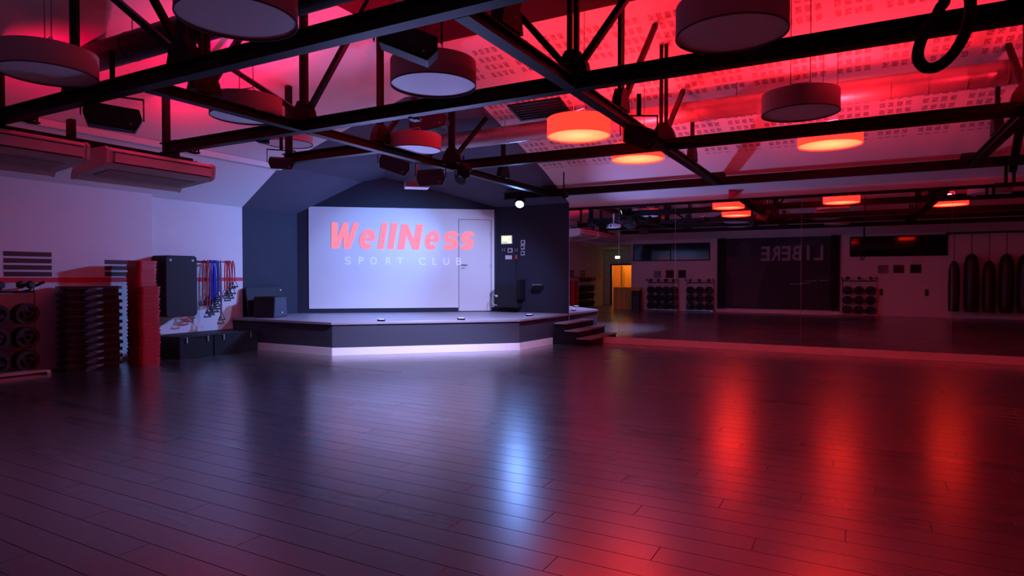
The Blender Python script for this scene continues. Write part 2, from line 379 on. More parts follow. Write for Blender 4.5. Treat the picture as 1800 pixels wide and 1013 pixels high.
# alcove behind the left part of the rear wall
struct(MB().b2((-8.93, -5.0, 0), (-8.73, YR-0.2, 3.1)).build('wall_alcove_right', 'white'))
wa = MB().b2((-13.2, -5.2, 0), (-11.40, -5.0, 3.1)).b2((-10.0, -5.2, 0), (-8.73, -5.0, 3.1)).b2((-11.40, -5.2, 2.1), (-10.0, -5.0, 3.1))
struct(wa.build('wall_alcove_back', 'white'))
struct(MB().b2((-13.4, -5.2, 0), (-13.2, -3.5, 3.1)).b2((-13.2, -3.7, 0), (-11.7, -3.5, 3.1)).build('wall_alcove_left', 'white'))
struct(MB().b2((-13.2, -5.2, 2.95), (-8.73, YR-0.2, 3.1)).build('ceiling_alcove', 'white'))
struct(MB().b2((-12.0, -7.0, 0), (-9.4, -6.9, 2.7)).b2((-12.1, -7.0, 0), (-12.0, -5.2, 2.7)).b2((-9.4, -7.0, 0), (-9.3, -5.2, 2.7)).build('wall_corridor', 'orange'))
struct(MB().b2((-12.1, -7.0, 2.7), (-9.3, -5.2, 2.8)).build('ceiling_corridor', 'white'))
d2 = struct(MB().b2((-11.46, -5.0, 0), (-11.38, -4.94, 2.16)).b2((-10.02, -5.0, 0), (-9.94, -4.94, 2.16)).b2((-11.46, -5.0, 2.08), (-9.94, -4.94, 2.16)).build('door_2', 'black'))
MB().b2((-10.9, -5.6, 0), (-10.86, -5.02, 2.06)).build('door_leaf', 'yellow', d2)

# ceiling
cz = MB()
C = {'a0': (XW, YR, 2.97), 'a1': (XW, YM, 2.97), 'b0': (-10.33, 0.5, 3.75), 'b1': (-10.33, 12.1, 3.75), 'c0': (-6, 4, 5.05), 'c1': (-6, 7.9, 5.05)}
cz.add([C['a0'], C['a1'], C['b1'], C['b0']], [(0, 1, 2, 3)])
cz.add([C['b0'], C['b1'], C['c1'], C['c0']], [(0, 1, 2, 3)])
cz.add([(XW, YM, 3.2), (XE, YM, 3.2), (XE, 12.1, 3.75), C['b1']], [(0, 1, 2, 3)])
cz.add([C['b1'], (XE, 12.1, 3.75), (XE, 7.9, 5.05), C['c1']], [(0, 1, 2, 3)])
cz.add([(XW, YR, 3.1), (XE, YR, 3.1), (XE, 0.5, 3.75), C['b0']], [(0, 1, 2, 3)])
cz.add([C['b0'], (XE, 0.5, 3.75), (XE, 4, 5.05), C['c0']], [(0, 1, 2, 3)])
struct(cz.build('ceiling', 'ceiling'))
well = MB().b2((-6.05, 4.0, 5.05), (-6, 7.9, 5.5)).b2((-6.05, 7.9, 5.05), (XE, 7.95, 5.5)).b2((-6.05, 3.95, 5.05), (XE, 4.0, 5.5)).b2((-6.05, 3.95, 5.5), (XE, 7.95, 5.55))
struct(well.build('ceiling_recess', 'recess'))
struct(MB().prism([(-10.36, 3.66), (-10.24, 3.66), (-10.24, 3.76), (-10.36, 3.76)], XZ, 0.5, 8.98).build('trim_1', 'white'))
# flush vent in the ceiling slope over the stage edge
def slope_pt(x, y, d=0.0): return (x, y-d*0.2957, ceilz(x, y)-d*0.9553)
tv = thing('ceiling_vent', 'dark square ceiling vent set in the white slope left of the nearest glowing lamp', 'vent', slope_pt(-4.9, 9.9))
def slope_quad(mb, x0, x1, y0, y1, d0, d1):
    vs = [slope_pt(a, b, d) for d in (d0, d1) for (a, b) in ((x0, y0), (x1, y0), (x1, y1), (x0, y1))]
    return mb.add(vs, [(0, 3, 2, 1), (4, 5, 6, 7), (0, 1, 5, 4), (1, 2, 6, 5), (2, 3, 7, 6), (3, 0, 4, 7)])
slope_quad(MB(), -5.36, -4.40, 9.68, 10.14, 0.0, 0.012).build('backing', 'grille', tv, tv.location)
fr = MB()
for q in ((-5.38, -4.38, 9.66, 9.70), (-5.38, -4.38, 10.12, 10.16), (-5.38, -5.34, 9.66, 10.16), (-4.42, -4.38, 9.66, 10.16)): slope_quad(fr, *q, 0.0, 0.03)
fr.build('frame', 'black', tv, tv.location)
for i in range(5): slope_quad(MB(), -5.34, -4.42, 9.75+i*0.078, 9.77+i*0.078, 0.01, 0.025).build('slat', 'black', tv, tv.location)

# ------------------------------------------------------------------ stage
ST = 0.63
poly = [(XW, 8.72), (-8.66, 8.72), (-5.96, 11.22), (-5.86, YM), (-7.8, YM), (XW, 10.5)]
stg = thing('stage', 'low black angled stage with white plinth in the corner', 'stage', (-8.5, 11.0, 0))
def inset(poly, d):
    c = [(-8.66, 8.72), (-5.96, 11.22)]
    return [(XW, 8.72+d), (-8.66-d*0.4, 8.72+d), (-5.96-d, 11.22+d*0.4), (-5.86-d, YM), (-7.8, YM), (XW, 10.5)]
MB().prism(poly, XY, ST-0.05, ST).build('deck', 'stage_top', stg, stg.location, bevel=0.006)
MB().prism(inset(poly, 0.03), XY, 0.0, ST-0.05).build('body', 'stage_side', stg, stg.location)
ip = inset(poly, 0.03)
def strip(p, q, z0, z1, th, name, m):
    p, q = Vector((*p, 0)), Vector((*q, 0)); t = (q-p).normalized(); n = Vector((t.y, -t.x, 0))
    pts = [(p.x, p.y), (q.x, q.y), (q.x+n.x*th, q.y+n.y*th), (p.x+n.x*th, p.y+n.y*th)]
    return MB().prism(pts, XY, z0, z1).build(name, m, stg, stg.location)
for a, b in ((ip[0], ip[1]), (ip[1], ip[2]), (ip[2], (ip[3][0], 12.60))):
    strip(a, b, 0.0, 0.145, 0.014, 'plinth', 'plinth')
strip((-8.70, 8.75), (-5.99, 11.24), ST-0.075, ST-0.052, 0.016, 'edge_strip', 'black')
# steps
sp = thing('stage_steps', 'small black three tread wooden steps against the stage beside the mirror', 'steps', (-5.4, 13.0, 0))
prof = [(-5.845, 0), (-4.985, 0), (-4.985, 0.1275), (-5.265, 0.1275), (-5.265, 0.285), (-5.555, 0.285), (-5.555, 0.4425), (-5.845, 0.4425)]
for (ya, yb) in ((12.62, 12.645), (13.345, 13.37)): MB().prism(prof, XZ, ya, yb).build('side_panel', 'box', sp, sp.location)
for i, (xa, xb, z) in enumerate(((-5.845, -5.555, 0.4725), (-5.60, -5.265, 0.315), (-5.31, -4.985, 0.1575))):
    MB().b2((xa, 12.60, z-0.03), (xb+0.02, 13.385, z)).build('tread', 'stage_top', sp, sp.location, bevel=0.004)
    MB().b2((xb-0.02, 12.645, z-0.155), (xb, 13.345, z-0.03)).build('riser', 'box', sp, sp.location)

# white screen area with a flush door
scr = thing('projection_screen', 'large white screen panel on the dark diagonal wall behind the stage', 'screen', diag(2.3, 0.72, 0.0))
def dpanel(u0, u1, z0, z1, t0, t1, name, m, par, org):
    return MB().prism([(u0, z0), (u1, z0), (u1, z1), (u0, z1)], lambda u, v, t: diag(u, v, t), t0, t1).build(name, m, par, org)
dpanel(0.262, 3.775, 0.735, 3.14, 0.0, 0.012, 'panel', 'screen', scr, scr.location)
dpanel(3.775, 4.60, 2.90, 3.14, 0.0, 0.012, 'panel', 'screen', scr, scr.location)
dpanel(4.60, 4.665, 0.735, 3.14, 0.0, 0.012, 'panel', 'screen', scr, scr.location)
dr = struct(dpanel(3.80, 4.575, 0.65, 2.88, 0.0, 0.007, 'door_1', 'door', None, diag(4.2, 0.65, 0)))
dr.location = diag(4.2, 0.65, 0); 
for q in ((3.775, 3.80, 0.65, 2.90), (4.575, 4.60, 0.65, 2.90), (3.80, 4.575, 2.88, 2.90)): dpanel(*q, 0.0, 0.002, 'door_gap', 'seam', dr, dr.location)
pl = diag(3.87, 1.78, 0.012); hm = MB().cyl(diag(3.87, 1.785, 0.006), diag(3.87, 1.785, 0.02), 0.024, 10); hm.bar(diag(3.87, 1.785, 0.05), diag(4.0, 1.78, 0.05), 0.018, 0.018); hm.cyl(diag(3.87, 1.785, 0.01), diag(3.87, 1.785, 0.055), 0.01, 8)
hm.build('door_handle', 'steel', dr, dr.location)
MB().cyl(diag(3.87, 1.70, 0.006), diag(3.87, 1.70, 0.02), 0.02, 10).bar(diag(3.87, 1.70, 0.025), diag(3.95, 1.70, 0.025), 0.012, 0.012).build('lock', 'steel', dr, dr.location)
for z in (1.05, 1.75, 2.55): dpanel(4.565, 4.585, z-0.04, z+0.04, 0.007, 0.016, 'hinge', 'seam', dr, dr.location)
# projected words imitated by glowing letters, each its own mesh fitted to its place
def glyph(ch, bold, shear):
    cu = bpy.data.curves.new('glyph', 'FONT'); cu.body = ch; cu.size = 1.0; cu.offset = bold; cu.shear = shear; cu.resolution_u = 6; cu.fill_mode = 'BOTH'; cu.extrude = 0.0
    ob = bpy.data.objects.new('glyph', cu); COL.objects.link(ob)
    bpy.context.view_layer.update()
    dg = bpy.context.evaluated_depsgraph_get(); me = ob.evaluated_get(dg).to_mesh()
    vs = [tuple(v.co) for v in me.vertices]; fs = [tuple(p.vertices) for p in me.polygons]
    ob.evaluated_get(dg).to_mesh_clear(); bpy.data.objects.remove(ob); bpy.data.curves.remove(cu)
    return vs, fs
def letter(ch, u0, u1, z0, z1, fn, name, m, par, org, bold=0.0, shear=0.0, t0=0.012, t1=0.018):
    vs, fs = glyph(ch, bold, shear)
    xs = [v[0] for v in vs]; ys = [v[1] for v in vs]; xa, xb, ya, yb = min(xs), max(xs), min(ys), max(ys)
    P = [(u0+(v[0]-xa)/(xb-xa)*(u1-u0), z0+(v[1]-ya)/(yb-ya)*(z1-z0)) for v in vs]
    n = len(P); edges = {}
    for f in fs:
        for i in range(len(f)): e = (f[i], f[(i+1) % len(f)]); edges[e] = edges.get(e, 0)+1
    V = [tuple(fn(u, v, t0)) for u, v in P]+[tuple(fn(u, v, t1)) for u, v in P]
    F = [tuple(i+n for i in f) for f in fs]+[tuple(reversed(f)) for f in fs]
    for (a, b) in edges:
        if (b, a) not in edges: F.append((a, b, b+n, a+n))
    mbx = MB(); mbx.add(V, F); return mbx.build(name, m, par, org)
dfn = lambda u, v, t: diag(u, v, t)
SHEAR = 0.16
def ribbon(path, wd):
    """outline strip of constant width along a 2-D path"""
    P = [Vector((a, b, 0)) for a, b in path]; L_, R_ = [], []
    for i, p in enumerate(P):
        t = (P[min(i+1, len(P)-1)]-P[max(i-1, 0)]).normalized(); n = Vector((-t.y, t.x, 0)); w_ = wd(i/(len(P)-1)) if callable(wd) else wd
        L_.append(p+n*w_/2); R_.append(p-n*w_/2)
    return L_, R_
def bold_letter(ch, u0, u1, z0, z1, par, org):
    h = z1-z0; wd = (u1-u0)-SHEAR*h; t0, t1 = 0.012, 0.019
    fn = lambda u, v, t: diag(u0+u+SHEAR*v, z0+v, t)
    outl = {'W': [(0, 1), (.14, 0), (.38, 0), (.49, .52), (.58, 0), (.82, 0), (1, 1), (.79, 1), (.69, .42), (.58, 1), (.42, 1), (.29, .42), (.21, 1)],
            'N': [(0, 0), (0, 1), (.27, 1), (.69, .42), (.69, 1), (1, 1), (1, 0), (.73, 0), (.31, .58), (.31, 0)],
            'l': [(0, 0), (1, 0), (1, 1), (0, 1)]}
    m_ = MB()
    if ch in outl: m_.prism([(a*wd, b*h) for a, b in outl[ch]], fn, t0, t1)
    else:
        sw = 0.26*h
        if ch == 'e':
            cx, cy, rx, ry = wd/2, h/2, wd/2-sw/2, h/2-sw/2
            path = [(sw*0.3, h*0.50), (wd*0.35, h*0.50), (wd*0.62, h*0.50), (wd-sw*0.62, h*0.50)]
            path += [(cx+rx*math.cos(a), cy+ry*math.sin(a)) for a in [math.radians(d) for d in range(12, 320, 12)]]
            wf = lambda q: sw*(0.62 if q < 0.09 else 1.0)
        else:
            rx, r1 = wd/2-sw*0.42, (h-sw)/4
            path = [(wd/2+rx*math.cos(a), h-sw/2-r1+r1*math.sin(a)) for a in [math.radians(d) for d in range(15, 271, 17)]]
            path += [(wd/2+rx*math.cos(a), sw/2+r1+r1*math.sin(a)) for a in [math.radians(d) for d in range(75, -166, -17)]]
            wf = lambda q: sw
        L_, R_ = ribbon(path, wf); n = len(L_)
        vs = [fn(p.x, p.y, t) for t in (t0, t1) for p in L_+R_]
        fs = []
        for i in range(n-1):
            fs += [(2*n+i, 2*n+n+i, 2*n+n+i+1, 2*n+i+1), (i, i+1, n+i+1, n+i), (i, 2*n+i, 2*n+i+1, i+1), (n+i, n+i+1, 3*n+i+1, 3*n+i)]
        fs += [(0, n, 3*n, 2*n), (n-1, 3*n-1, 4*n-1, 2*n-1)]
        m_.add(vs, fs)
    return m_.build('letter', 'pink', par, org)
lt = thing('projected_lettering', 'bold slanted projected pink word on the white screen above the stage', 'lettering', diag(2.4, 2.14, 0.012))
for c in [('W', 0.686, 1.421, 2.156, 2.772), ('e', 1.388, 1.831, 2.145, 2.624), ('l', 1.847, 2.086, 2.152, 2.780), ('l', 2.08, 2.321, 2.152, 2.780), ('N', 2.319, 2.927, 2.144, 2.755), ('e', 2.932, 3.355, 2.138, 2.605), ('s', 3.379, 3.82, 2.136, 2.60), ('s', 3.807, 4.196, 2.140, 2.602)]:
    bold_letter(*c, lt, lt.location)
lt2 = thing('projected_lettering', 'small thin widely spaced pale projected line of capitals under the pink word', 'lettering', diag(2.4, 1.77, 0.012))
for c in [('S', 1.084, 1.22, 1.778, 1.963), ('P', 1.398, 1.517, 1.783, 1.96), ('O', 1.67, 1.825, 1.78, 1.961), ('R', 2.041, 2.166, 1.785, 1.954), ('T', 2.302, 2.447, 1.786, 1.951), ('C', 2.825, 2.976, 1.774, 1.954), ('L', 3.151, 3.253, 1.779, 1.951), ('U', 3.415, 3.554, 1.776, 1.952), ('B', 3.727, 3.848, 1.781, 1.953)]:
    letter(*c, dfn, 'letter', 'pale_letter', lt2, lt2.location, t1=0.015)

# ------------------------------------------------------------------ mirror panels
edges = [-5.84, -4.639, -3.385, -0.94, 1.473, 3.9, 6.3, 8.9]
mw = thing('wall_mirror', 'wide wall mirror of tall panels covering the right wall', 'mirror', (1.5, YM-0.02, 0.14))
for i in range(7):
    o = MB().b2((edges[i]+0.003, YM-0.012, 0.14), (edges[i+1]-0.003, YM-0.002, 3.02)).build('mirror_panel', 'mirror', mw, mw.location)
    MB().b2((edges[i+1]-0.003, YM-0.011, 0.14), (edges[i+1]+0.003, YM-0.003, 3.02)).build('seam', 'seam', mw, mw.location)

# ------------------------------------------------------------------ trusses and girders
HC = 3.28
def chord_mb(p0, p1, hgt=0.15):
    """H profile between two points, underside at HC"""
    mbx = MB(); z = HC+hgt/2
    a, b = Vector((p0[0], p0[1], z)), Vector((p1[0], p1[1], z)); up = Vector((0, 0, 1))
    mbx.bar(a, b, 0.035, hgt-0.03)
    mbx.bar(a-up*(hgt/2-0.008), b-up*(hgt/2-0.008), 0.12, 0.016)
    mbx.bar(a+up*(hgt/2-0.008), b+up*(hgt/2-0.008), 0.12, 0.016)
    return mbx
def hanger(x, y, par, org, alongx=True, zt=None):
    zt = zt or ceilz(x, y)
    m_ = MB()
    for s in (-1, 1):
        dx, dy = (0.035*s, 0) if alongx else (0, 0.035*s)
        m_.b2((x+dx-0.022, y+dy-0.022, HC+0.1), (x+dx+0.022, y+dy+0.022, zt))
    m_.build('hanger', 'black', par, org)
def gusset(x, y, par, org, alongx=True):
    p = [(-0.17, 0.0), (0.17, 0.0), (0.14, 0.12), (0.06, 0.24), (-0.06, 0.24), (-0.14, 0.12)]
    if alongx: MB().prism([(x+a, HC+0.14+b) for a, b in p], XZ, y-0.055, y+0.055).build('gusset_plate', 'black', par, org)
    else: MB().prism([(y+a, HC+0.14+b) for a, b in p], YZ, x-0.055, x+0.055).build('gusset_plate', 'black', par, org)
def diagonal(p, q, par, org): MB().bar(p, q, 0.06, 0.06).build('brace', 'black', par, org)
GX = (-6.0, -2.4, 1.65, 5.4)
def truss(y, x0, x1, label, nodes, span=1.75, ends=(), sides=(-1, 1)):
    t = thing('roof_truss', label, 'truss', ((x0+x1)/2, y, HC), 0, 'roof trusses')
    chord_mb((x0, y), (x1, y)).build('bottom_chord', 'black', t, t.location)
    for x in nodes:
        sd = () if x > 0 else sides
        gusset(x, y, t, t.location); hanger(x, y, t, t.location)
        for s in sd:
            xe = x+s*span; ze = ceilz(xe, y); rise = ze-(HC+0.2)
            if rise < 0.4: continue
            k = min(1.0, 1.0) ; diagonal((x+s*0.08, y, HC+0.25), (xe, y, ze-0.01), t, t.location)
    for x in ends:
        MB().b2((x-0.04, y-0.04, HC-0.02), (x+0.04, y+0.04, ceilz(x, y))).build('end_post', 'black', t, t.location)
    return t
truss(1.15, -8.8, XE-0.05, 'black roof truss nearest the rear wall seen only in the mirror', (-6.0, -2.4, 1.65))
truss(3.58, -8.85, XE-0.05, 'black roof truss crossing the top left, closest of the trusses', (-7.15, -5.35, -2.4, 1.65), ends=(-8.78,), sides=(-1,))
truss(5.60, -8.85, XE-0.05, 'black roof truss whose chord runs from the ceiling units to the top right corner', (-6.0, -2.4, 1.65), ends=(-8.78,))
truss(8.83, -6.25, XE-0.05, 'black roof truss with a speaker and two glowing lamps beside its chord', (-6.0, -2.4, 1.65), sides=())
truss(12.70, -7.15, XE-0.05, 'lowest looking black roof truss right in front of the mirror wall', (-6.0, -2.4, 1.65), span=1.2, sides=())
t7 = thing('short_beam', 'short dark beam above the left end of the stage', 'beam', (-7.0, 7.02, HC))
chord_mb((-7.95, 7.02), (-6.06, 7.02)).build('chord', 'black', t7, t7.location)
MB().b2((-7.90, 6.98, HC+0.1), (-7.82, 7.06, ceilz(-7.86, 7.02))).build('hanger', 'black', t7, t7.location)
def girder(x, label, y0, ys, mid):
    t = thing('roof_girder', label, 'girder', (x, 7.0, HC), 0, 'girders between the trusses')
    cuts = [y0]+[yy for yy in ys if yy > y0]
    for a, b in zip(cuts[:-1], cuts[1:]):
        chord_mb((x, a+0.07), (x, b-0.07), 0.11).build('chord', 'black', t, t.location)
    for yy in mid:
        hanger(x, yy, t, t.location, False)
        if ceilz(x, yy) > 4.2: gusset(x, yy, t, t.location, False)
        for s in ((-1, 1) if yy < 5 else (1,)):
            ye = yy+s*(0.95 if yy < 5 else 1.4)
            if ceilz(x, ye) > 4.3: diagonal((x, yy+s*0.08, HC+0.25), (x, ye, ceilz(x, ye)-0.01), t, t.location)
    diagonal((x, 8.93, HC+0.25), (x, 9.95, ceilz(x, 9.95)-0.01), t, t.location)
    return t
girder(-6.0, 'black girder running over the left end of the stage', 3.58, (5.60, 8.83, 12.70), (4.25, 7.02, 10.6))
girder(-2.4, 'black girder running away between the two rows of lamps', 3.58, (5.60, 8.83, 12.70), (4.30, 7.0, 10.6))
girder(1.65, 'black girder at the right edge below the hanging loop', 3.58, (5.60, 8.83, 12.70), (4.30, 7.0, 10.6))
# knee brace and shoe on the right girder
kb = thing('knee_brace', 'black raking brace with a flat foot at the right edge', 'brace', (1.9, 11.5, 3.1))
MB().bar((1.70, 8.95, 3.95), (2.17, 12.62, 3.20), 0.10, 0.09).build('strut', 'black', kb, kb.location)
MB().b2((2.06, 12.56, 2.98), (2.10, 12.60, 3.28)).b2((2.16, 12.56, 2.98), (2.20, 12.60, 3.28)).build('rods', 'black', kb, kb.location)
MB().b2((1.92, 12.52, 2.95), (2.36, 12.64, 2.985)).build('foot', 'black', kb, kb.location)
# double rail along the ceiling units
rl = thing('unit_rail', 'black double rail above the two long ceiling air units', 'rail', (-8.8, 4.5, 3.26))
for dx in (-0.09, 0.09): MB().b2((-8.8+dx-0.025, 2.2, 3.20), (-8.8+dx+0.025, 6.15 if dx < 0 else 5.95, 3.255)).build('rail', 'black', rl, rl.location)
for yy in (2.9, 4.35, 5.75): MB().b2((-8.85, yy-0.035, 3.20), (-8.75, yy+0.035, 3.50)).build('post', 'black', rl, rl.location)

# ducts
def duct(name, label, p0, p1, r, m, ribs):
    p0, p1 = Vector(p0), Vector(p1); t = thing(name, label, 'duct', (p0+p1)/2)
    MB().cyl(p0, p1, r, 24).build('pipe', m, t, t.location, smooth=True)
    n = int((p1-p0).length/ribs)
    for i in range(1, n):
        c = p0.lerp(p1, i/n); d = (p1-p0).normalized()
        MB().cyl(c-d*0.006+d*0, c+d*0.006, r+0.005, 24).build('rib', m, t, t.location, smooth=True)
    for f in (0.1, 0.35, 0.6, 0.85):
        c = p0.lerp(p1, f); MB().cyl((c.x, c.y, c.z+r*0.9), (c.x, c.y, ceilz(c.x, c.y)), 0.006, 6).build('hanger', 'wire', t, t.location)
    return t
duct('spiral_duct', 'long ribbed metal air duct behind the glowing lamps', (-7.2, 9.95, 4.06), (8.8, 9.95, 4.06), 0.155, 'duct', 0.42)
duct('air_duct', 'dark round air duct at the top left behind a big drum lamp', (-9.35, 4.40, 4.22), (8.8, 4.40, 4.22), 0.165, 'duct_dark', 0.9)

# ceiling air units
def ac_unit(y0, y1, label):
    L = y1-y0; t = thing('air_unit', label, 'air conditioner', (-8.9, (y0+y1)/2, 2.885), 0, 'long ceiling air units')
    pr_ = [(-0.50, -0.06), (-0.46, 0.0), (0.26, 0.06), (0.34, 0.10), (0.36, 0.27), (0.30, 0.31), (-0.20, 0.31), (-0.42, 0.16), (-0.50, 0.0)]
    f = lambda u, v, tt: (u, tt, v)
    MB().prism(pr_, f, -L/2+0.02, L/2-0.02).build('housing', 'ac', t, smooth=False, bevel=0.01)
    for s in (-1, 1): MB().prism([(a*1.02, b*1.02) for a, b in pr_], f, s*L/2-0.02, s*L/2+0.02).build('end_cap', 'ac', t)
    MB().b2((0.355, -L/2+0.08, 0.115), (0.372, L/2-0.08, 0.235)).build('front_flap', 'ac', t)
    MB().b2((0.352, -L/2+0.06, 0.10), (0.366, L/2-0.06, 0.112)).b2((0.352, -L/2+0.06, 0.238), (0.366, L/2-0.06, 0.25)).build('slot', 'grille', t)
    MB().prism([(-0.30, 0.006), (0.12, 0.042), (0.12, 0.036), (-0.30, 0.0)], f, -L/2+0.15, L/2-0.15).build('intake_grille', 'fabric', t)
    for s in (-0.8, 0.8): 
        for dx in (-0.05, 0.15): MB().cyl((dx, s*L/2, 0.30), (dx, s*L/2, 0.36), 0.006, 6).build('rod', 'wire', t)
    return t
ac_unit(2.55, 4.42, 'long white ceiling air unit cut off by the left edge')
ac_unit(4.66, 6.20, 'long white ceiling air unit ending above the stack of red steps')

# ------------------------------------------------------------------ drum lamps
def make_drum(lit):
    t = empty('drum_lamp')
    n = 48; R0 = 0.40
    MB().lathe([(R0, 0.0), (R0, 0.22), (R0-0.005, 0.22), (R0-0.005, 0.0)], n, close=True).build('shade', 'shade_lit' if lit else 'fabric', t, smooth=True)
    MB().lathe([(0.001, 0.012), (R0-0.006, 0.012), (R0-0.006, 0.018), (0.001, 0.018)], n).build('diffuser', 'diff_lit' if lit else 'diffuser', t, smooth=True)
    MB().lathe([(R0+0.002, -0.004), (R0+0.002, 0.006), (R0-0.008, 0.006), (R0-0.008, -0.004)], n, close=True).build('bottom_rim', 'shade_lit' if lit else 'rimdark', t, smooth=True)
    MB().bar((-R0+0.004, 0, 0.205), (R0-0.004, 0, 0.205), 0.014, 0.010).bar((0, -R0+0.004, 0.205), (0, R0-0.004, 0.205), 0.014, 0.010).build('spokes', 'wirelight', t)
    MB().tube([(-0.12, 0, 0.20), (-0.12, 0, 0.31), (-0.10, 0, 0.335), (0.10, 0, 0.335), (0.12, 0, 0.31), (0.12, 0, 0.20)], 0.007, 6).build('yoke', 'wirelight', t, smooth=True)
    cb = [(0.03+0.05*math.cos(a), 0.02*math.sin(2*a), 0.25+0.05*math.sin(a)) for a in [i*0.45 for i in range(12)]]
    MB().tube(cb, 0.005, 5).build('cable', 'wire', t, smooth=True)
    if lit: MB().lathe([(0.001, 0.0), (0.06, 0.02), (0.075, 0.06), (0.05, 0.11), (0.001, 0.13)], 12, (0, 0, 0.03)).build('bulb', 'bulb_lit', t, smooth=True)
    return t
protos = {False: make_drum(False), True: make_drum(True)}; used = {False: False, True: False}
def drum(x, y, z, lit, label, power=1.0, s=1.0):
    if used[lit]: t = copy_tree(protos[lit])
    else: t = protos[lit]; used[lit] = True
    t.location = (x, y, z); t.rotation_euler = (0, 0, random.uniform(-0.5, 0.5)); t.scale = (s, s, s)
    tag(t, label, 'lamp', 'drum pendant lamps')
    wz = ceilz(x, y)-z
    c, sn = math.cos(t.rotation_euler.z), math.sin(t.rotation_euler.z)
    for sx in (-0.1, 0.1): MB().cyl((sx, 0, 0.335), (sx, 0, max(0.4, wz/s)), 0.005, 5).build('wire', 'wire', t)
    if lit: light('lamp_glow', 'POINT', (x, y, z+0.20), LAMP_W*power, RED, shadow_soft_size=0.08).parent = None
    return t
drum(-6.65, 3.10, 3.385, False, 'drum lamp cut by the left edge under the dark duct')
drum(-3.80, 2.95, 3.29, False, 'big drum lamp cut by the top edge left of centre')
drum(-6.30, 5.00, 3.37, False, 'drum lamp hanging above the second air unit end')
drum(-8.60, 7.68, 3.78, False, 'far small drum lamp above the white slope left of the stage')
drum(-3.50, 4.85, 3.29, False, 'drum lamp with a black speaker just above its rim')
drum(-5.80, 7.55, 3.375, False, 'drum lamp right above the projector in front of the stage')
drum(-3.11, 7.44, 3.28, True, 'glowing orange drum lamp with a bright yoke, nearest of the lit ones')
drum(-2.98, 9.48, 3.305, True, 'glowing drum lamp half hidden by a truss chord with a bright bulb spot')
drum(-0.83, 4.90, 3.292, False, 'large unlit drum lamp at the top right cut by the top edge')
drum(-0.56, 7.66, 3.303, False, 'unlit drum lamp between the two right hand truss chords')
drum(-0.33, 9.60, 3.285, True, 'glowing red drum lamp farthest to the right under a truss chord', 1.7)
drum(2.05, 7.6, 3.3, True, 'glowing drum lamp just outside the right edge', 2.2)
drum(2.55, 9.7, 3.3, False, 'unlit drum lamp seen only in the mirror at the far right')
drum(-0.6, 2.2, 3.3, False, 'unlit drum lamp above the camera')

# ------------------------------------------------------------------ hanging speakers and stage gear in the roof
def speaker(loc, aim, size, label, zt, pitch=0.35, roll=0.0):
    """six sided cabinet: outline across local x and z, front facing local -y, on a yoke"""
    wd, dp_, ht = size
    t = thing('hanging_speaker', label, 'speaker', loc, math.atan2(aim[1], aim[0])+PI/2, 'black speakers hung in the roof')
    Rm = Matrix.Rotation(roll, 3, 'Y') @ Matrix.Rotation(pitch, 3, 'X')
    outline = [(-wd/2, ht*0.08), (-wd*0.40, -ht/2), (wd*0.40, -ht/2), (wd/2, ht*0.02), (wd*0.43, ht/2), (-wd*0.44, ht/2)]
    def f(u, v, tt): return Rm @ Vector((u, tt, v))
    MB().prism(outline, f, -dp_/2, dp_/2).build('cabinet', 'speaker', t, bevel=0.008)
    MB().prism([(a*0.9, b*0.86) for a, b in outline], f, -dp_/2-0.008, -dp_/2).build('grille', 'speaker_grille', t)
    b0 = f(wd*0.30, -ht*0.22, -dp_/2-0.012); MB().cyl(b0, b0+Rm @ Vector((0, 0.008, 0)), 0.010, 10).build('badge', 'dot', t)
    yk = MB()
    for s in (-1, 1): yk.bar((s*(wd/2+0.015), 0, 0), (s*(wd/2+0.015), 0, ht/2+0.12), 0.04, 0.012)
    yk.bar((-wd/2-0.02, 0, ht/2+0.12), (wd/2+0.02, 0, ht/2+0.12), 0.04, 0.012); yk.build('yoke', 'black', t)
    MB().b2((-0.025, -0.025, ht/2+0.12), (0.025, 0.025, max(ht/2+0.16, zt-loc[2]))).build('stem', 'black', t)
    return t
speaker((-6.98, 3.86, 3.19), (0.88, -0.47), (0.54, 0.26, 0.23), 'black hexagonal speaker hung below the closest truss at the left', 3.9, pitch=0.05, roll=0.06)
speaker((-3.15, 4.02, 3.36), (0.6, -0.8), (0.50, 0.26, 0.20), 'black speaker at the top centre tilted over a drum lamp', 3.95, pitch=0.1, roll=0.33)
speaker((-7.85, 6.86, 3.26), (0.75, -0.65), (0.38, 0.20, 0.16), 'small black speaker at the end of the short beam above the white slope', 3.9, pitch=0.3)
speaker((-6.50, 7.95, 3.30), (0.65, -0.75), (0.50, 0.25, 0.22), 'black speaker left of the projector under the girder', 3.7, pitch=0.4, roll=0.3)
speaker((-6.05, 8.30, 3.10), (0.6, -0.8), (0.46, 0.25, 0.20), 'black speaker right of the projector with a pale badge', 3.6, pitch=0.45, roll=-0.08)
speaker((-2.32, 7.42, 3.20), (0.5, -0.9), (0.42, 0.28, 0.24), 'dark speaker between the two glowing lamps near the girder', 3.7, pitch=0.3, roll=0.3)
speaker((-5.98, 8.18, 3.92), (0.4, -0.9), (0.62, 0.28, 0.22), 'black speaker high under the dark slope above the ribbed duct end', 4.7, pitch=0.0, roll=-0.2)
pj = thing('projector', 'pale ceiling projector on a pole in front of the stage', 'projector', (-6.50, 8.52, 2.98), math.atan2(3.38, -3.13)+PI/2)
MB().prism(rrect(0.40, 0.30, 0.03), XY, 0.0, 0.10).build('body', 'ac', pj, bevel=0.01)
MB().cyl((0.08, -0.15, 0.05), (0.08, -0.185, 0.05), 0.04, 16).build('lens', 'blackplastic', pj, smooth=True)
MB().b2((-0.10, -0.08, 0.10), (0.10, 0.08, 0.13)).build('mount_plate', 'ac', pj)
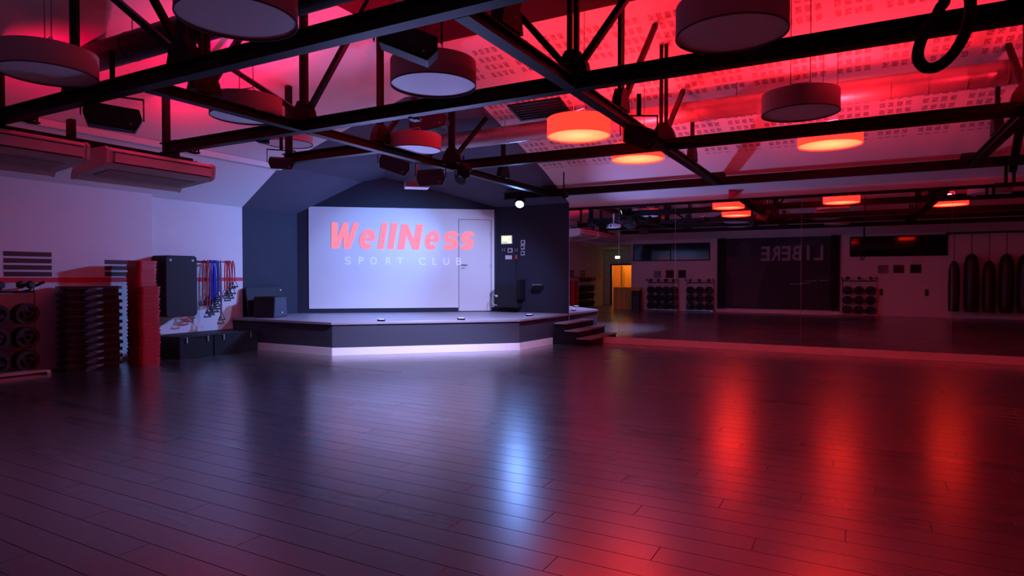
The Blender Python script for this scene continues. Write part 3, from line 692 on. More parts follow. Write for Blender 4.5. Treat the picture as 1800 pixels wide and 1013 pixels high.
MB().cyl((0, 0, 0.13), (0, 0, 0.98), 0.022, 12).build('pole', 'ac', pj, smooth=True)
for i in range(5): MB().b2((-0.17+i*0.03, -0.155, 0.02), (-0.155+i*0.03, -0.15, 0.08)).build('vent', 'grille', pj)
def par_can(loc, target, r, lit, label, zt):
    t = thing('stage_floodlight', label, 'floodlight', loc)
    d = (Vector(target)-Vector(loc)).normalized()
    MB().tube([-d*r*1.6, -d*r*1.2, Vector((0, 0, 0)), d*r*0.2], [r*0.6, r, r*1.05, r*1.1], 20).build('housing', 'black', t, smooth=True)
    MB().cyl(d*r*0.2, d*r*0.24, r*0.95, 20).build('lens', 'flood' if lit else 'glass_dark', t, smooth=True)
    s = d.cross(Vector((0, 0, 1))).normalized()
    y_ = MB().tube([s*r*1.2-d*r*0.5, s*r*1.25+Vector((0, 0, r*1.6)), -s*r*1.25+Vector((0, 0, r*1.6)), -s*r*1.2-d*r*0.5], 0.012, 6); y_.build('bracket', 'black', t)
    MB().cyl((0, 0, r*1.6), (0, 0, max(r*1.8, zt-loc[2])), 0.014, 8).build('clamp', 'black', t)
    return t
def added_red_uplight(x, y, target, label, power):
    y += 0.15      # added lamp hidden behind the chord to redden the ceiling
    t = thing('added_truss_uplight', label, 'floodlight', (x, y, 3.265), 0, 'added red uplights on the trusses')
    d = (Vector(target)-Vector((x, y, 3.385))).normalized(); c = Vector((0, 0, 0.13))
    MB().b2((-0.05, -0.05, 0.0), (0.05, 0.05, 0.02)).build('base', 'black', t); MB().b2((-0.02, -0.11, 0.0), (0.02, -0.05, 0.03)).build('clamp', 'black', t)
    MB().tube([c-d*0.10, c-d*0.07, c+d*0.06], [0.04, 0.07, 0.075], 16).build('housing', 'black', t, smooth=True)
    MB().cyl(c+d*0.058, c+d*0.064, 0.066, 16).build('lens', 'added_uplight_lens', t, smooth=True)
    MB().bar((-0.085, 0, 0.01), (-0.085, 0, 0.13), 0.02, 0.008).bar((0.085, 0, 0.01), (0.085, 0, 0.13), 0.02, 0.008).bar((-0.085, 0, 0.012), (0.085, 0, 0.012), 0.02, 0.008).build('bracket', 'black', t)
    light('added_uplight_beam', 'SPOT', Vector((x, y, 3.395))+d*0.09, power, (1.0, 0.0, 0.07), target, spot_size=2.25, spot_blend=1.0, shadow_soft_size=0.06)
added_red_uplight(-8.35, 3.58, (-9.0, 4.5, 4.35), 'small added red uplight standing on the left end of the closest truss', RED_UP_W*0.22)
added_red_uplight(-8.35, 5.60, (-9.0, 6.4, 4.35), 'small added red uplight standing on the truss end above the farther air unit', RED_UP_W*0.22)
added_red_uplight(-6.9, 5.60, (-7.7, 5.6, 5.2), 'small added red uplight standing on the truss behind the left drum lamp', RED_UP_W*0.7)
added_red_uplight(-4.4, 5.60, (-5.0, 5.9, 5.4), 'small added red uplight standing on the truss left of the top speaker', RED_UP_W)
def added_footlight(x, y, label):  # added lamps on the stage edge to brighten the drum lamp undersides
    t = thing('added_footlight', label, 'floodlight', (x, y, ST), 0, 'added lamps on the stage edge')
    MB().prism(rrect(0.16, 0.07, 0.02), XY, 0.0, 0.035).build('case', 'black', t, bevel=0.004)
    MB().prism(rrect(0.13, 0.045, 0.015), XY, 0.035, 0.040).build('lens', 'added_foot_lens', t)
    light('added_footlight_beam', 'SPOT', (x, y, ST+0.06), FOOT_W, (0.33, 0.36, 1.0), (-4.6, 4.3, 5.2), spot_size=1.05, spot_blend=1.0, shadow_soft_size=0.05)
def added_cove_light(x, y, label):  # added lamp that washes the cove above the mirror
    t = thing('added_footlight', label, 'floodlight', (x, y, ST), 0.9, 'added lamps on the stage edge')
    MB().prism(rrect(0.16, 0.07, 0.02), XY, 0.0, 0.035).build('case', 'black', t, bevel=0.004)
    MB().prism(rrect(0.13, 0.045, 0.015), XY, 0.035, 0.040).build('lens', 'added_foot_lens', t)
    light('added_footlight_beam', 'SPOT', (x, y, ST+0.06), FOOT_W*1.1, (0.38, 0.36, 1.0), (-2.6, 12.7, 3.3), spot_size=1.2, spot_blend=1.0, shadow_soft_size=0.05)
added_cove_light(-6.25, 12.2, 'tiny added lamp on the stage near the steps')
added_footlight(-8.05, 9.42, 'tiny added lamp on the stage edge under the pink word')
added_footlight(-6.90, 10.48, 'tiny added lamp on the stage edge under the flush door')
par_can((-6.6, 12.40, 3.12), (-6.25, 11.5, 2.25), 0.095, True, 'bright blue white floodlight under the truss over the stage', 3.3)
par_can((-5.18, 11.62, 3.12), (-6.6, 11.9, 2.6), 0.06, True, 'small bright floodlight by the mirror', 3.6)
par_can((-5.45, 8.35, 3.13), (-7.35, 9.95, 0.1), 0.10, False, 'dark stage spotlight aimed at the stage front edge', 3.4)
par_can((-5.75, 8.72, 3.10), (-5.6, 7.0, 1.0), 0.09, False, 'small black round spotlight hanging over the stage front', 3.3)

# ------------------------------------------------------------------ rope loop close to the camera
rp = thing('hanging_rope', 'thick black rope loop hanging near the camera at the top right', 'rope', (0.2, 2.06, 2.05))
pts = [Vector(p) for p in ((0.209, 2.071, 2.31), (0.192, 2.06, 2.225), (0.166, 2.044, 2.179), (0.147, 2.033, 2.133), (0.141, 2.029, 2.098), (0.148, 2.032, 2.076), (0.164, 2.041, 2.064), (0.191, 2.056, 2.07), (0.221, 2.073, 2.098), (0.247, 2.088, 2.144), (0.262, 2.097, 2.195), (0.265, 2.1, 2.249), (0.261, 2.099, 2.31))]
e0, e1 = pts[0].copy(), pts[-1].copy()
full = [Vector((e0.x+0.02, 1.9, 3.28)), e0+Vector((0.01, -0.03, 0.5))]+pts+[e1+Vector((-0.01, -0.03, 0.5)), Vector((e1.x-0.02, 1.9, 3.28))]
def smooth_path(P, n=6):
    out = []
    for i in range(len(P)-1):
        a, b, c, d = P[max(i-1, 0)], P[i], P[i+1], P[min(i+2, len(P)-1)]
        for k in range(n):
            t = k/n; out.append(0.5*((2*b)+(c-a)*t+(2*a-5*b+4*c-d)*t*t+(3*b-a-3*c+d)*t**3))
    return out+[P[-1]]
MB().tube([p-Vector(rp.location) for p in smooth_path(full)], 0.0145, 10).build('rope', 'rope', rp, smooth=True)
MB().b2((e0.x-0.06, 1.86, 3.27), (e0.x+0.16, 1.94, 3.33)).build('anchor_bar', 'black', rp, rp.location)
MB().cyl((e0.x+0.05, 1.9, 3.32), (e0.x+0.05, 1.9, ceilz(0.2, 1.9)), 0.012, 8).build('anchor_rod', 'black', rp, rp.location)

# ------------------------------------------------------------------ things along the left wall
# step platforms
def step_proto(m, L, W, hgt, name):
    """local x = depth (W), local y = length (L)"""
    t = empty(name)
    MB().prism(rrect(W, L, 0.07), XY, hgt*0.5, hgt).build('top_slab', m, t)
    MB().prism(rrect(W-0.020, L-0.022, 0.065), XY, 0.0, hgt*0.5).build('skirt', m, t)
    return t
def step_stack(m, name, n, h, x, y, rz, L, W, labels, group, catname='step'):
    p = step_proto(m, L, W, h-0.002, name)
    for i in range(n):
        o = p if i == 0 else copy_tree(p)
        o.location = (x+random.uniform(-0.006, 0.006), y+random.uniform(-0.008, 0.008), i*h); o.rotation_euler = (0, 0, rz+random.uniform(-0.015, 0.015))
        tag(o, labels(i), catname, group)
ORD = ['first', 'second', 'third', 'fourth', 'fifth', 'sixth', 'seventh', 'eighth', 'ninth', 'tenth', 'eleventh', 'twelfth', 'thirteenth', 'fourteenth', 'fifteenth', 'sixteenth', 'seventeenth', 'eighteenth', 'nineteenth', 'twentieth', 'twenty first', 'twenty second', 'twenty third', 'twenty fourth', 'twenty fifth', 'twenty sixth', 'twenty seventh']
def lab(kind, n):
    def f(i):
        if i == n-1: return 'topmost step of the '+kind
        if i == 0: return 'bottom step of the '+kind
        return (ORD[n-1-i]+' step from the top of the '+kind) if i >= n//2 else (ORD[i]+' step from the floor of the '+kind)
    return f
step_stack('redplastic', 'aerobic_step', 27, 0.0655, -10.93, 6.50, 0.05, 0.38, 0.36, lab('tall red stack in front of the hanging mats', 27), 'tall red stack of steps')
step_stack('redplastic', 'aerobic_step', 20, 0.0665, -10.52, 6.30, 0.0, 0.38, 0.36, lab('shorter red stack beside the black one', 20), 'shorter red stack of steps')
step_stack('redplastic', 'aerobic_step', 20, 0.066, -10.85, 1.55, 0.0, 0.46, 0.40, lab('red stack seen only in the mirror', 20), 'mirrored red stack of steps')
# black wave-sided step benches
def bench_proto():
    t = empty('step_bench'); h = 0.112; L, W = 0.84, 0.58
    MB().prism(rrect(W, L, 0.08), XY, h*0.55, h-0.004).build('top_slab', 'blackplastic', t)
    MB().prism(rrect(W-0.10, L-0.08, 0.05), XY, 0.0, h*0.56).build('skirt', 'blackplastic', t)
    # wave shaped grip bulging out of the front, its slanted side turned to the stage
    wave = [(-0.13, 0.10), (-0.10, 0.0), (-0.03, 0.0), (0.03, 0.14), (0.10, 0.42), (0.16, 0.55), (0.16, 0.78), (0.04, 0.72), (-0.06, 0.50)]
    bul = lambda u: 0.085*max(0.0, 1-abs(u+0.07)/(0.07 if u < -0.07 else 0.23))
    MB().prism([(u-0.02, v*h) for u, v in wave], lambda u, v, t_: (W/2-0.05+(0.05+bul(u))*t_, u, v), 0.0, 1.0).build('grip', 'grip_lit', t)
    return t
bp_ = bench_proto()
for i in range(12):
    o = bp_ if i == 0 else copy_tree(bp_)
    o.location = (-10.97+random.uniform(-.006, .006), 5.66+random.uniform(-.006, .006), i*0.112); o.rotation_euler = (0, 0, -0.30)
    tag(o, 'bottom bench of the black step stack on the floor' if i == 0 else 'topmost bench of the black step stack' if i == 11 else ORD[11-i]+' bench from the top of the black step stack', 'step', 'stack of black step benches')
# mats on hooks
hk = thing('mat_hooks', 'steel wall hooks carrying the black exercise mats', 'hook', (XW, 7.3, 1.85))
for yy in (7.06, 7.50): MB().cyl((XW, yy, 1.80), (XW+0.46, yy, 1.80), 0.009, 8).build('hook', 'steel', hk, hk.location)
mo = MB()
def mat_outline(): return [(a, b) for a, b in rrect(0.62, 1.14, 0.07)]
mproto = MB().prism(mat_outline(), YZ, -0.028, 0.028)
for i in range(7):
    t = thing('exercise_mat', 'front black exercise mat with two pale eyelets hanging on the wall' if i == 6 else ORD[5-i]+' black exercise mat behind the front one in the hanging bundle', 'mat', (XW+0.075+0.060*i, 7.28+0.006*i, 1.315), 0, 'hanging exercise mats')
    MB().prism(mat_outline(), YZ, -0.028, 0.028).build('pad', 'mat_foam', t, bevel=0.012)
    if i == 6:
        for yy in (-0.22, 0.22): MB().lathe([(0.008, -0.004), (0.022, -0.004), (0.022, 0.004), (0.008, 0.004)], 14, close=True).build('eyelet', 'dot', t).location = (0, 0, 0)
for o in list(bpy.data.objects):
    if o.name.startswith('eyelet'):
        k = 0 if o.name == 'eyelet' else 1
        o.rotation_euler = (0, PI/2, 0); o.location = (0.030, (-0.22, 0.22)[k], 0.485)
# resistance band rack
br = thing('band_rack', 'thin steel bar on the wall carrying the resistance bands', 'rack', (XW, 7.95, 1.78))
MB().cyl((XW+0.30, 7.60, 1.79), (XW+0.30, 8.50, 1.79), 0.012, 8).build('bar', 'steel', br, br.location)
MB().b2((XW+0.27, 7.60, 1.76), (XW+0.33, 8.20, 1.80)).build('plate', 'black', br, br.location)
for yy in (7.62, 8.18): MB().bar((XW, yy, 1.79), (XW+0.30, yy, 1.79), 0.03, 0.02).build('arm', 'steel', br, br.location)
def band(y, color, drop, spread, label, dx=0.0, hang2=None):
    t = thing('resistance_band', label, 'band', (XW+0.34+dx, y, 1.80), 0, 'resistance bands on the bar')
    d1, d2 = drop, hang2 or drop*0.93
    path = [(0.02, -spread, -d1), (0.02, -spread*0.9, -d1*0.5), (0.015, -spread*0.55, -0.06), (0.0, 0.0, 0.012), (0.015, spread*0.55, -0.06), (0.02, spread*0.9, -d2*0.5), (0.02, spread, -d2)]
    MB().tube(smooth_path([Vector(p) for p in path], 4), 0.011, 6).build('tube', color, t, smooth=True)
    for s, dd in ((-1, d1), (1, d2)):
        a = Vector((0.02, s*spread, -dd)); w_ = 0.075; an = random.uniform(-0.5, 0.5)
        q = [a, a+Vector((0.02*an, -w_, -0.14)), a+Vector((-0.02*an, w_, -0.14))]
        h_ = MB(); h_.tube([q[0], q[1]], 0.007, 5); h_.tube([q[0], q[2]], 0.007, 5); h_.tube([q[1], q[2]], 0.015, 8)
        h_.build('handle', 'rubber', t, smooth=True)
    return t
specs = [(7.86, 'band_red', 0.72, 0.05, 'red resistance band hanging left of the blue ones', 0.0), (7.90, 'band_red', 0.95, 0.03, 'second red band just left of the blue ones', 0.05)]
for i in range(7): specs.append((7.94+i*0.028, 'band_blue', 0.70+0.055*((i*3) % 5), 0.03+0.006*(i % 3), ORD[i]+' blue resistance band counted from the left', 0.02*(i % 3)))
specs += [(8.15, 'band_grey', 0.62, 0.02, 'grey resistance band right of the blue ones', 0.0), (8.19, 'band_grey', 1.10, 0.012, 'thin grey band with a single low hanging handle', 0.03)]
for i in range(4): specs.append((8.33+i*0.03, 'band_red', 0.55+0.05*(i % 3), 0.035, ORD[i]+' band from the left in the right hand red cluster', 0.02*(i % 2)))
specs.append((8.47, 'band_red', 0.40, 0.03, 'short red band at the right end of the bar', 0.04))
for s in specs: band(*s)
# storage benches
def bench_box(y0, y1, label):
    t = thing('storage_box', label, 'storage box', (-11.0, (y0+y1)/2, 0), 0, 'low black storage boxes')
    x0, x1 = XW+0.01, -10.68
    MB().b2((x0, y0, 0), (x1, y1, 0.36)).build('body', 'box', t, t.location, bevel=0.006)
    MB().b2((x0, y0-0.004, 0.365), (x1+0.015, y1+0.004, 0.40)).build('lid', 'box', t, t.location, bevel=0.006)
    for f in (0.2, 0.82):
        yy = y0+(y1-y0)*f; MB().b2((x1+0.012, yy-0.012, 0.28), (x1+0.022, yy+0.012, 0.385)).build('latch', 'steel', t, t.location)
    return t
bench_box(7.02, 7.70, 'low black storage box next to the red stack under the mats')
bench_box(7.72, 8.70, 'low black storage box against the stage under the bands')
# gear on the left end of the stage
lm = thing('leaning_mat', 'dark gym mat leaning on the navy wall behind the monitor speaker', 'mat', (-11.3, 9.45, ST), 0.0)
f_ = lambda u, v, t: (t-0.12*v/0.64, u, v)
MB().prism([(a, b+0.33) for a, b in rrect(0.98, 0.62, 0.05)], f_, 0.0, 0.06).build('pad', 'mat_foam', lm, bevel=0.01)
MB().cyl((-0.02, 0.40, 0.56), (-0.032, 0.40, 0.56), 0.02, 12).build('eyelet', 'dot', lm).location.x = 0.0
ms = thing('monitor_speaker', 'black wedge monitor speaker on the left end of the stage', 'speaker', (-10.92, 9.24, ST), 0.35)
pts = [(-0.20, 0), (0.20, 0), (0.17, 0.44), (-0.17, 0.44)]
MB().prism(pts, lambda u, v, t: (t, u*1.4, v), -0.24, 0.22).build('cabinet', 'speaker', ms, bevel=0.008)
MB().prism([(a*1.3, 0.02+b*0.92) for a, b in pts], lambda u, v, t: (t, u, v), 0.22, 0.23).build('grille', 'speaker_grille', ms)
MB().box((0.235, 0.05, 0.10), (0.008, 0.03, 0.035)).build('badge', 'dot', ms)
MB().box((0.0, -0.262, 0.24), (0.12, 0.02, 0.05)).build('handle_recess', 'grille', ms)
# stage right: amplifier cabinet, controls and a small shelf on the navy wall
cb_ = thing('amplifier_cabinet', 'black wall cabinet with a curled white cable beside the screen', 'cabinet', (-7.38, YM, 0.75))
MB().b2((-7.68, YM-0.28, 0.75), (-7.08, YM-0.002, 1.28)).build('body', 'speaker', cb_, cb_.location, bevel=0.006)
MB().b2((-7.07, YM-0.30, 0.95), (-6.99, YM-0.002, 1.42)).build('side_panel', 'box', cb_, cb_.location, bevel=0.004)
MB().tube(smooth_path([Vector((-7.62, YM-0.285, 1.03)), Vector((-7.70, YM-0.30, 1.04)), Vector((-7.75, YM-0.30, 0.93)), Vector((-7.72, YM-0.30, 0.82)), Vector((-7.62, YM-0.285, 0.80))], 5), 0.009, 6).build('cable', 'socket', cb_, cb_.location, smooth=True)
MB().b2((-7.66, YM-0.30, 1.00), (-7.60, YM-0.28, 1.05)).build('plug', 'socket', cb_, cb_.location)
sh = thing('wall_shelf', 'tiny dark wall shelf right of the amplifier cabinet', 'shelf', (-6.62, YM, 1.22))
MB().b2((-6.74, YM-0.14, 1.285), (-6.50, YM-0.002, 1.31)).build('board', 'steel', sh, sh.location)
MB().b2((-6.73, YM-0.12, 1.20), (-6.51, YM-0.002, 1.285)).build('body', 'box', sh, sh.location)
cp = thing('control_panel', 'lit yellowish control screen on the navy wall beside the white screen', 'panel', (-7.5, YM, 2.30))
MB().b2((-7.65, YM-0.03, 2.29), (-7.345, YM-0.002, 2.50)).build('frame', 'socket', cp, cp.location)
MB().b2((-7.635, YM-0.034, 2.305), (-7.36, YM-0.029, 2.485)).build('display', 'lcd', cp, cp.location)
MB().b2((-7.62, YM-0.036, 2.325), (-7.46, YM-0.033, 2.34)).b2((-7.45, YM-0.036, 2.38), (-7.37, YM-0.033, 2.39)).b2((-7.41, YM-0.036, 2.43), (-7.37, YM-0.033, 2.44)).build('text_line', 'yellow', cp, cp.location)
def plate(x0, x1, z0, z1, label, dark=False, ring=False):
    t = thing('wall_plate', label, 'switch', ((x0+x1)/2, YM, z0))
    MB().b2((x0, YM-0.012, z0), (x1, YM-0.002, z1)).build('plate', 'grille' if dark else 'socket', t, t.location)
    c = ((x0+x1)/2, (z0+z1)/2)
    if ring: MB().cyl((c[0], YM-0.018, c[1]), (c[0], YM-0.010, c[1]), min(x1-x0, z1-z0)*0.38, 14).build('socket_face', 'grille', t, t.location)
    elif dark:
        for a in (-0.03, 0.03):
            for b in (-0.02, 0.02): MB().b2((c[0]+a-0.009, YM-0.016, c[1]+b-0.009), (c[0]+a+0.009, YM-0.012, c[1]+b+0.009)).build('button', 'socket', t, t.location)
    else: MB().b2((x0+0.02, YM-0.016, z0+0.02), (x1-0.025, YM-0.012, z1-0.02)).build('face', 'slate' if x1-x0 < 0.15 else 'socket', t, t.location)
plate(-7.66, -7.52, 2.10, 2.20, 'dark button plate under the left side of the lit control screen', dark=True)
plate(-7.475, -7.345, 2.08, 2.185, 'white thermostat with a dark display under the lit control screen')
plate(-7.29, -7.19, 2.08, 2.19, 'dark button plate right of the thermostat', dark=True)
plate(-7.54, -7.36, 1.915, 2.012, 'white blank plate below the thermostat')
plate(-7.11, -7.0, 2.268, 2.37, 'white switch plate, topmost of the column of three')
plate(-7.11, -7.012, 2.145, 2.258, 'white round socket in the middle of the column of three', ring=True)
plate(-7.11, -7.012, 2.005, 2.106, 'white round socket, lowest of the column of three', ring=True)
kt = thing('key_tag', 'small red and white tag on a cord under the dark button plate', 'tag', (-7.24, YM, 1.75))
MB().b2((-7.27, YM-0.02, 1.92), (-7.21, YM-0.004, 2.02)).build('tag', 'band_red', kt, kt.location)
MB().cyl((-7.24, YM-0.012, 1.92), (-7.24, YM-0.012, 1.45), 0.004, 5).build('cord', 'black', kt, kt.location)
# red exit arrow sign above the mirror
ar = thing('wall_sign', 'small red triangular sign on the wall above the mirror', 'sign', (-2.18, YM, 3.10))
MB().prism([(-0.10, 0.0), (0.08, 0.09), (-0.10, 0.18)], lambda u, v, t: (-2.18+u, t, 3.08+v), YM-0.14, YM-0.06).build('face', 'stripe_red', ar, ar.location)
MB().b2((-2.28, YM-0.06, 3.09), (-2.24, YM, 3.13)).build('bracket', 'white', ar, ar.location)

# ------------------------------------------------------------------ weight racks
def grip_plate(r=0.165):
    m_ = MB(); n = 20
    m_.lathe([(r*0.66, -0.03), (r*0.94, -0.03), (r, -0.02), (r, 0.02), (r*0.94, 0.03), (r*0.66, 0.03)], n, close=True)
    m_.lathe([(0.028, -0.026), (r*0.34, -0.026), (r*0.34, 0.026), (0.028, 0.026)], n, close=True)
    for k in range(3):
        a = 2*PI*k/3+PI/2; m_.bar((r*0.3*math.cos(a), r*0.3*math.sin(a), 0), (r*0.75*math.cos(a), r*0.75*math.sin(a), 0), 0.07, 0.036)
    return m_
GP = grip_plate().build('weight_plate', 'rubber'); GP_used = [False]
def dumbbell_mesh():
    m_ = MB()
    for s in (-1, 1): m_.tube([(s*0.06, 0, 0), (s*0.075, 0, 0), (s*0.135, 0, 0), (s*0.15, 0, 0)], [0.045, 0.06, 0.06, 0.045], 6)
    m_.cyl((-0.07, 0, 0), (0.07, 0, 0), 0.015, 8); return m_
DB = dumbbell_mesh().build('dumbbell', 'rubber'); DB_used = [False]
def place(proto, flag, Mx, label, cat, group):
    o = proto if not flag[0] else proto.copy()
    if flag[0]: COL.objects.link(o)
    flag[0] = True; o.matrix_world = Mx; tag(o, label, cat, group); return o
def weight_rack(loc, rz, wd, ht, tiers, cols, label, plabel, dlabel, grp, red_tag=False):
    """local x = width, local y = towards the room; stands on z=0"""
    t = thing('weight_rack', label, 'rack', loc, rz)
    Mx = Matrix.Translation(loc) @ Matrix.Rotation(rz, 4, 'Z')
    for s in (-1, 1):
        MB().bar((s*wd/2, 0.0, 0.03), (s*wd/2, 0.48, 0.03), 0.05, 0.05).build('foot', 'steel', t)
        MB().cyl((s*wd/2, 0.06, 0.03), (s*wd/2, 0.06, ht), 0.018, 8).build('upright', 'steel', t)
        MB().bar((s*wd/2, 0.06, ht-0.02), (s*wd/2, 0.36, ht+0.05), 0.03, 0.03).build('top_arm', 'black', t)
    MB().bar((-wd/2, 0.46, 0.05), (wd/2, 0.46, 0.05), 0.035, 0.03).bar((-wd/2, 0.30, 0.05), (wd/2, 0.30, 0.05), 0.035, 0.03).build('base_rail', 'steel', t)
    for k in range(tiers):
        z = 0.19+k*(ht-0.29)/(tiers-1)
        MB().bar((-wd/2, 0.06, z), (wd/2, 0.06, z), 0.03, 0.03).build('shelf_bar', 'black', t)
        for c in range(cols):
            x = -wd/2+wd*(c+0.5)/cols
            MB().bar((x, 0.06, z), (x, 0.40, z+0.04), 0.02, 0.02).build('peg', 'black', t)
            if k < tiers-1:
                for q in range(2):
                    A = Mx @ Matrix.Translation((x+0.004*q, 0.14+0.13*q, z+0.02-0.0*q)) @ Matrix.Rotation(PI/2-0.12, 4, 'X') @ Matrix.Rotation(random.uniform(0, 2), 4, 'Z')
                    place(GP, GP_used, A, ('inner black ' if q == 0 else 'outer black ')+plabel+', tier %s, peg %s' % (('one', 'two', 'three')[k], ('one', 'two', 'three', 'four')[c]), 'weight plate', grp)
            else:
                A = Mx @ Matrix.Translation((x, 0.24, z+0.11)) @ Matrix.Rotation(PI/2+random.uniform(-0.2, 0.2), 4, 'Z')
                place(DB, DB_used, A, ORD[c]+' '+dlabel, 'dumbbell', grp+' dumbbells')
    return t
weight_rack((-11.36, 4.45, 0), -PI/2, 1.15, 1.36, 4, 3, 'steel weight rack at the left edge holding black plates', 'plate on the left edge rack', 'black dumbbell on top of the rack at the left edge', 'plates on the left rack')
weight_rack((-11.36, -0.9, 0), -PI/2, 1.5, 1.36, 4, 4, 'steel weight rack on the left wall seen in the mirror', 'plate on the rack beside the orange doorway', 'black dumbbell on the rack beside the orange doorway', 'plates on the mirrored left rack')
weight_rack((-7.45, YR+0.02, 0), 0, 1.35, 1.32, 4, 4, 'white walled weight rack seen in the mirror under the left dark window', 'plate on the farther rack left of the banner', 'black dumbbell on the mirrored rack left of the post', 'plates on the first rear rack')
weight_rack((-5.85, YR+0.02, 0), 0, 1.15, 1.32, 4, 3, 'weight rack seen in the mirror beside the dark post of the banner', 'plate on the rack touching the banner post', 'black dumbbell on the rack touching the banner post', 'plates on the second rear rack')
weight_rack((0.10, YR+0.02, 0), 0, 1.15, 1.42, 4, 3, 'weight rack seen in the mirror right of the banner', 'plate on the mirrored rack right of the banner', 'black dumbbell on the mirrored rack right of the banner', 'plates on the third rear rack')

# ------------------------------------------------------------------ rear wall, seen in the mirror
def rear_window(n, x0, x1, z0, z1):
    o = struct(MB().b2((x0, YR, z0), (x1, YR+0.01, z1)).build('window_%d' % n, 'glass_dark'))
    for q in ((x0-0.04, x1+0.04, z1, z1+0.04), (x0-0.04, x1+0.04, z0-0.04, z0), (x0-0.04, x0, z0, z1), (x1, x1+0.04, z0, z1), ((x0+x1)/2-0.02, (x0+x1)/2+0.02, z0, z1)):
        MB().b2((q[0], YR, q[2]), (q[1], YR+0.03, q[3])).build('frame', 'black', o)
rear_window(1, -8.80, -5.50, 2.22, 2.90); rear_window(2, -0.18, 2.87, 2.29, 2.98)
bn = thing('wall_banner', 'large dark printed banner between black posts on the rear wall', 'banner', (-2.85, YR, 0.14))
MB().b2((-4.84, YR+0.002, 0.16), (-0.86, YR+0.03, 3.08)).build('sheet', 'banner', bn, bn.location)
for x0, x1 in ((-5.15, -4.84), (-0.86, -0.56)): MB().b2((x0, YR+0.002, 0.14), (x1, YR+0.10, 3.10)).build('post', 'black', bn, bn.location)
rfn = lambda u, v, t: (-u, t, v)      # reads correctly for someone facing the wall
cw = (3.47-1.12)/6
for i, c in enumerate('LIBERE'):
    u0 = 1.12+i*cw+0.02; wd = cw-0.06
    if c == 'I': u0 += 0.09; wd = 0.11
    letter(c, u0, u0+wd, 2.13, 2.72, rfn, 'letter', 'letter_wall', bn, bn.location, bold=0.02, t0=YR+0.03, t1=YR+0.036)
# faint print of a figure stretching one arm
fig = [(-4.55, 0.2), (-3.55, 0.2), (-3.45, 1.2), (-3.25, 1.9), (-3.0, 2.18), (-2.0, 2.62), (-1.2, 2.80), (-1.2, 2.95), (-2.1, 2.82), (-3.1, 2.50), (-3.6, 2.34), (-3.85, 2.42), (-3.82, 2.75), (-4.0, 2.98), (-4.25, 2.92), (-4.32, 2.65), (-4.2, 2.40), (-4.75, 2.25), (-4.82, 1.9), (-4.5, 1.2)]
MB().prism(fig, lambda u, v, t: (u, t, v), YR+0.030, YR+0.0325).build('printed_figure', 'figure', bn, bn.location)
for z, x0, x1 in ((1.32, -1.25, -0.95), (1.30, -1.75, -1.35), (1.22, -1.95, -1.6), (1.17, -2.35, -1.85)): MB().b2((x0, YR+0.03, z), (x1, YR+0.034, z+0.03)).build('small_print', 'letter_wall', bn, bn.location)
for i, (x0, x1) in enumerate(((-5.18, -4.90), (-4.86, -4.60), (-4.58, -1.95), (-1.93, -0.92), (-0.90, -0.55))):
    struct(MB().b2((x0, YR+0.1, 0), (x1, YR+0.125, 0.13)).build('baseboard_rear', 'plinth'))
def wpanel(x0, x1, z0, z1, m, label):
    t = tag(MB().b2((x0, YR+0.001, z0), (x1, YR+0.03, z1)).build('wall_panel', m, bevel=0.005), label, 'panel', 'square panels on the rear wall')
for q in ((-7.88, -7.57, 1.43, 1.73, 'grey', 'grey square wall panel above the left mirrored racks'), (-7.35, -7.0, 1.43, 1.77, 'maroon', 'maroon square wall panel above the left mirrored racks'), (-6.80, -6.48, 1.43, 1.77, 'slate', 'slate square wall panel above the left mirrored racks'),
          (0.72, 1.05, 1.61, 1.92, 'grey', 'grey square wall panel under the right dark window'), (1.22, 1.565, 1.62, 1.92, 'maroon', 'maroon square wall panel under the right dark window'), (1.76, 2.10, 1.62, 1.93, 'slate', 'slate square wall panel under the right dark window')): wpanel(*q)
for x, lab_ in ((0.84, 'dark wall box left of two under the square panels'), (2.28, 'dark wall box right of two under the square panels')):
    t = thing('wall_box', lab_, 'box', (x, YR, 0.78)); MB().b2((x-0.05, YR+0.001, 0.78), (x+0.05, YR+0.05, 1.02)).build('body', 'grille', t, t.location, bevel=0.005); MB().b2((x-0.03, YR+0.05, 0.90), (x+0.03, YR+0.056, 0.96)).build('face', 'slate', t, t.location)
# hanging punching bags in the dark right part
for i, (x, zt, r) in enumerate(((3.05, 2.05, 0.17), (3.55, 2.30, 0.22), (4.05, 2.05, 0.19), (4.53, 2.28, 0.21), (5.03, 2.25, 0.21))):
    lb = ('first', 'second', 'third', 'fourth', 'fifth')[i]
    t = thing('punching_bag', lb+' black punching bag counted from the white rear wall in the mirror', 'punching bag', (x, YR+0.45, 0.25), 0, 'punching bags by the rear wall')
    h = zt-0.25
    MB().lathe([(0.001, 0.0), (r*0.8, 0.0), (r*0.95, 0.06), (r, 0.3), (r*1.03, h*0.5), (r*0.98, h-0.35), (r*0.75, h-0.12), (r*0.35, h-0.02), (0.001, h)], 20).build('bag', 'leather', t, smooth=True)
    MB().cyl((0, 0, h-0.02), (0, 0, 3.02-0.25), 0.012, 6).build('chain', 'wire', t)
    MB().lathe([(r*1.035, h*0.5-0.03), (r*1.045, h*0.5-0.03), (r*1.045, h*0.5+0.03), (r*1.035, h*0.5+0.03)], 20, close=True).build('band', 'rubber', t, smooth=True)
bgr = thing('bag_rail', 'dark rail holding the punching bags', 'rail', (4.0, YR+0.45, 3.0)); MB().b2((2.8, YR+0.42, 3.0), (6.2, YR+0.48, 3.06)).build('rail', 'black', bgr, bgr.location); MB().b2((2.9, YR, 3.0), (2.96, YR+0.45, 3.06)).build('arm', 'black', bgr, bgr.location)
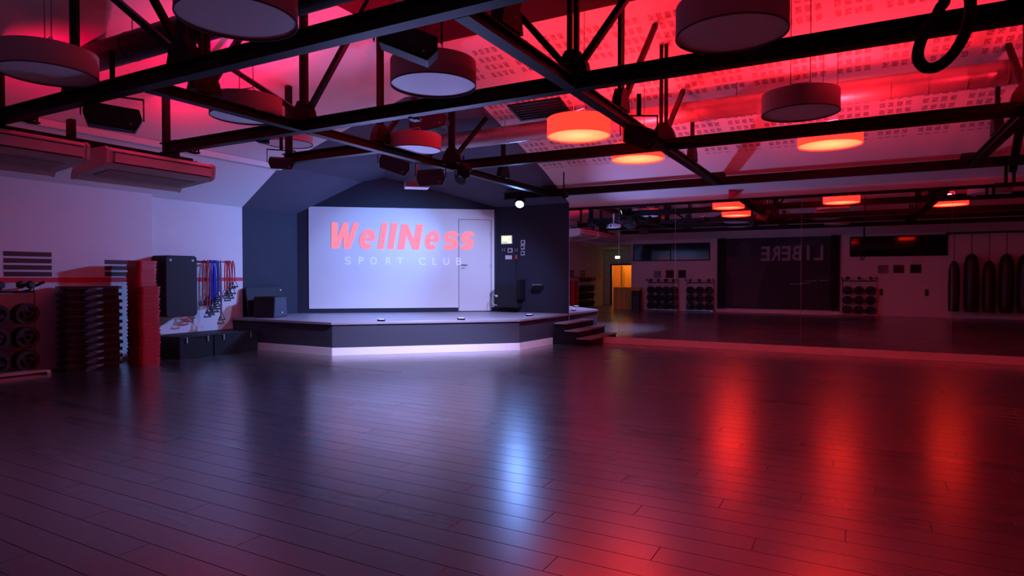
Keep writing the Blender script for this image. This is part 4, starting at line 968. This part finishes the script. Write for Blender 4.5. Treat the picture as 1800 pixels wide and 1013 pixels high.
# alcove with the lit doorway
bin_ = thing('waste_bin', 'tall dark waste bin by the rear post in the mirror', 'bin', (-8.45, 0.05, 0))
MB().prism(rrect(0.36, 0.36, 0.06), XY, 0.0, 0.78).build('body', 'blackplastic', bin_, bevel=0.01); MB().prism(rrect(0.38, 0.38, 0.07), XY, 0.78, 0.86).build('lid', 'rubber', bin_, bevel=0.01); MB().b2((-0.12, 0.185, 0.62), (0.12, 0.193, 0.74)).build('flap', 'grille', bin_)
cbn = thing('low_cabinet', 'low yellow cabinet beside the lit doorway in the mirror', 'cabinet', (-9.0, -0.45, 0))
MB().b2((-0.62, -0.20, 0), (0.62, 0.18, 1.0)).build('body', 'yellow', cbn, bevel=0.006)
for s in (-1, 1):
    d_ = MB().b2((s*0.31-0.29, 0.18, 0.06), (s*0.31+0.29, 0.197, 0.94)).build('door', 'yellow', cbn); MB().b2((s*0.06-0.012, 0.197, 0.5), (s*0.06+0.012, 0.22, 0.66)).build('handle', 'steel', d_)
pf = thing('picture_frame', 'small orange framed notice in the alcove', 'frame', (-9.6, -4.98, 1.2)); MB().b2((-0.2, 0, 0), (0.2, 0.02, 0.5)).build('frame', 'orange', pf); MB().b2((-0.17, 0.02, 0.03), (0.17, 0.024, 0.47)).build('notice', 'grey', pf)
em = thing('emergency_light', 'small glowing emergency light over the doorway in the mirror', 'lamp', (-11.05, -4.95, 2.42)); MB().b2((-0.14, 0, 0), (0.14, 0.05, 0.16)).build('case', 'socket', em); MB().b2((-0.12, 0.05, 0.02), (0.12, 0.058, 0.14)).build('lens', 'warm_lamp', em)
cl = thing('corridor_light', 'warm ceiling lamp in the orange corridor', 'lamp', (-10.6, -6.0, 2.65)); MB().prism(rrect(0.5, 0.3, 0.03), XY, 0.0, 0.05).build('case', 'socket', cl); MB().prism(rrect(0.44, 0.24, 0.02), XY, -0.01, 0.0).build('lens', 'warm_panel', cl)
light('corridor_glow', 'POINT', (-10.6, -6.0, 2.45), 45, (1.0, 0.52, 0.12), shadow_soft_size=0.15)
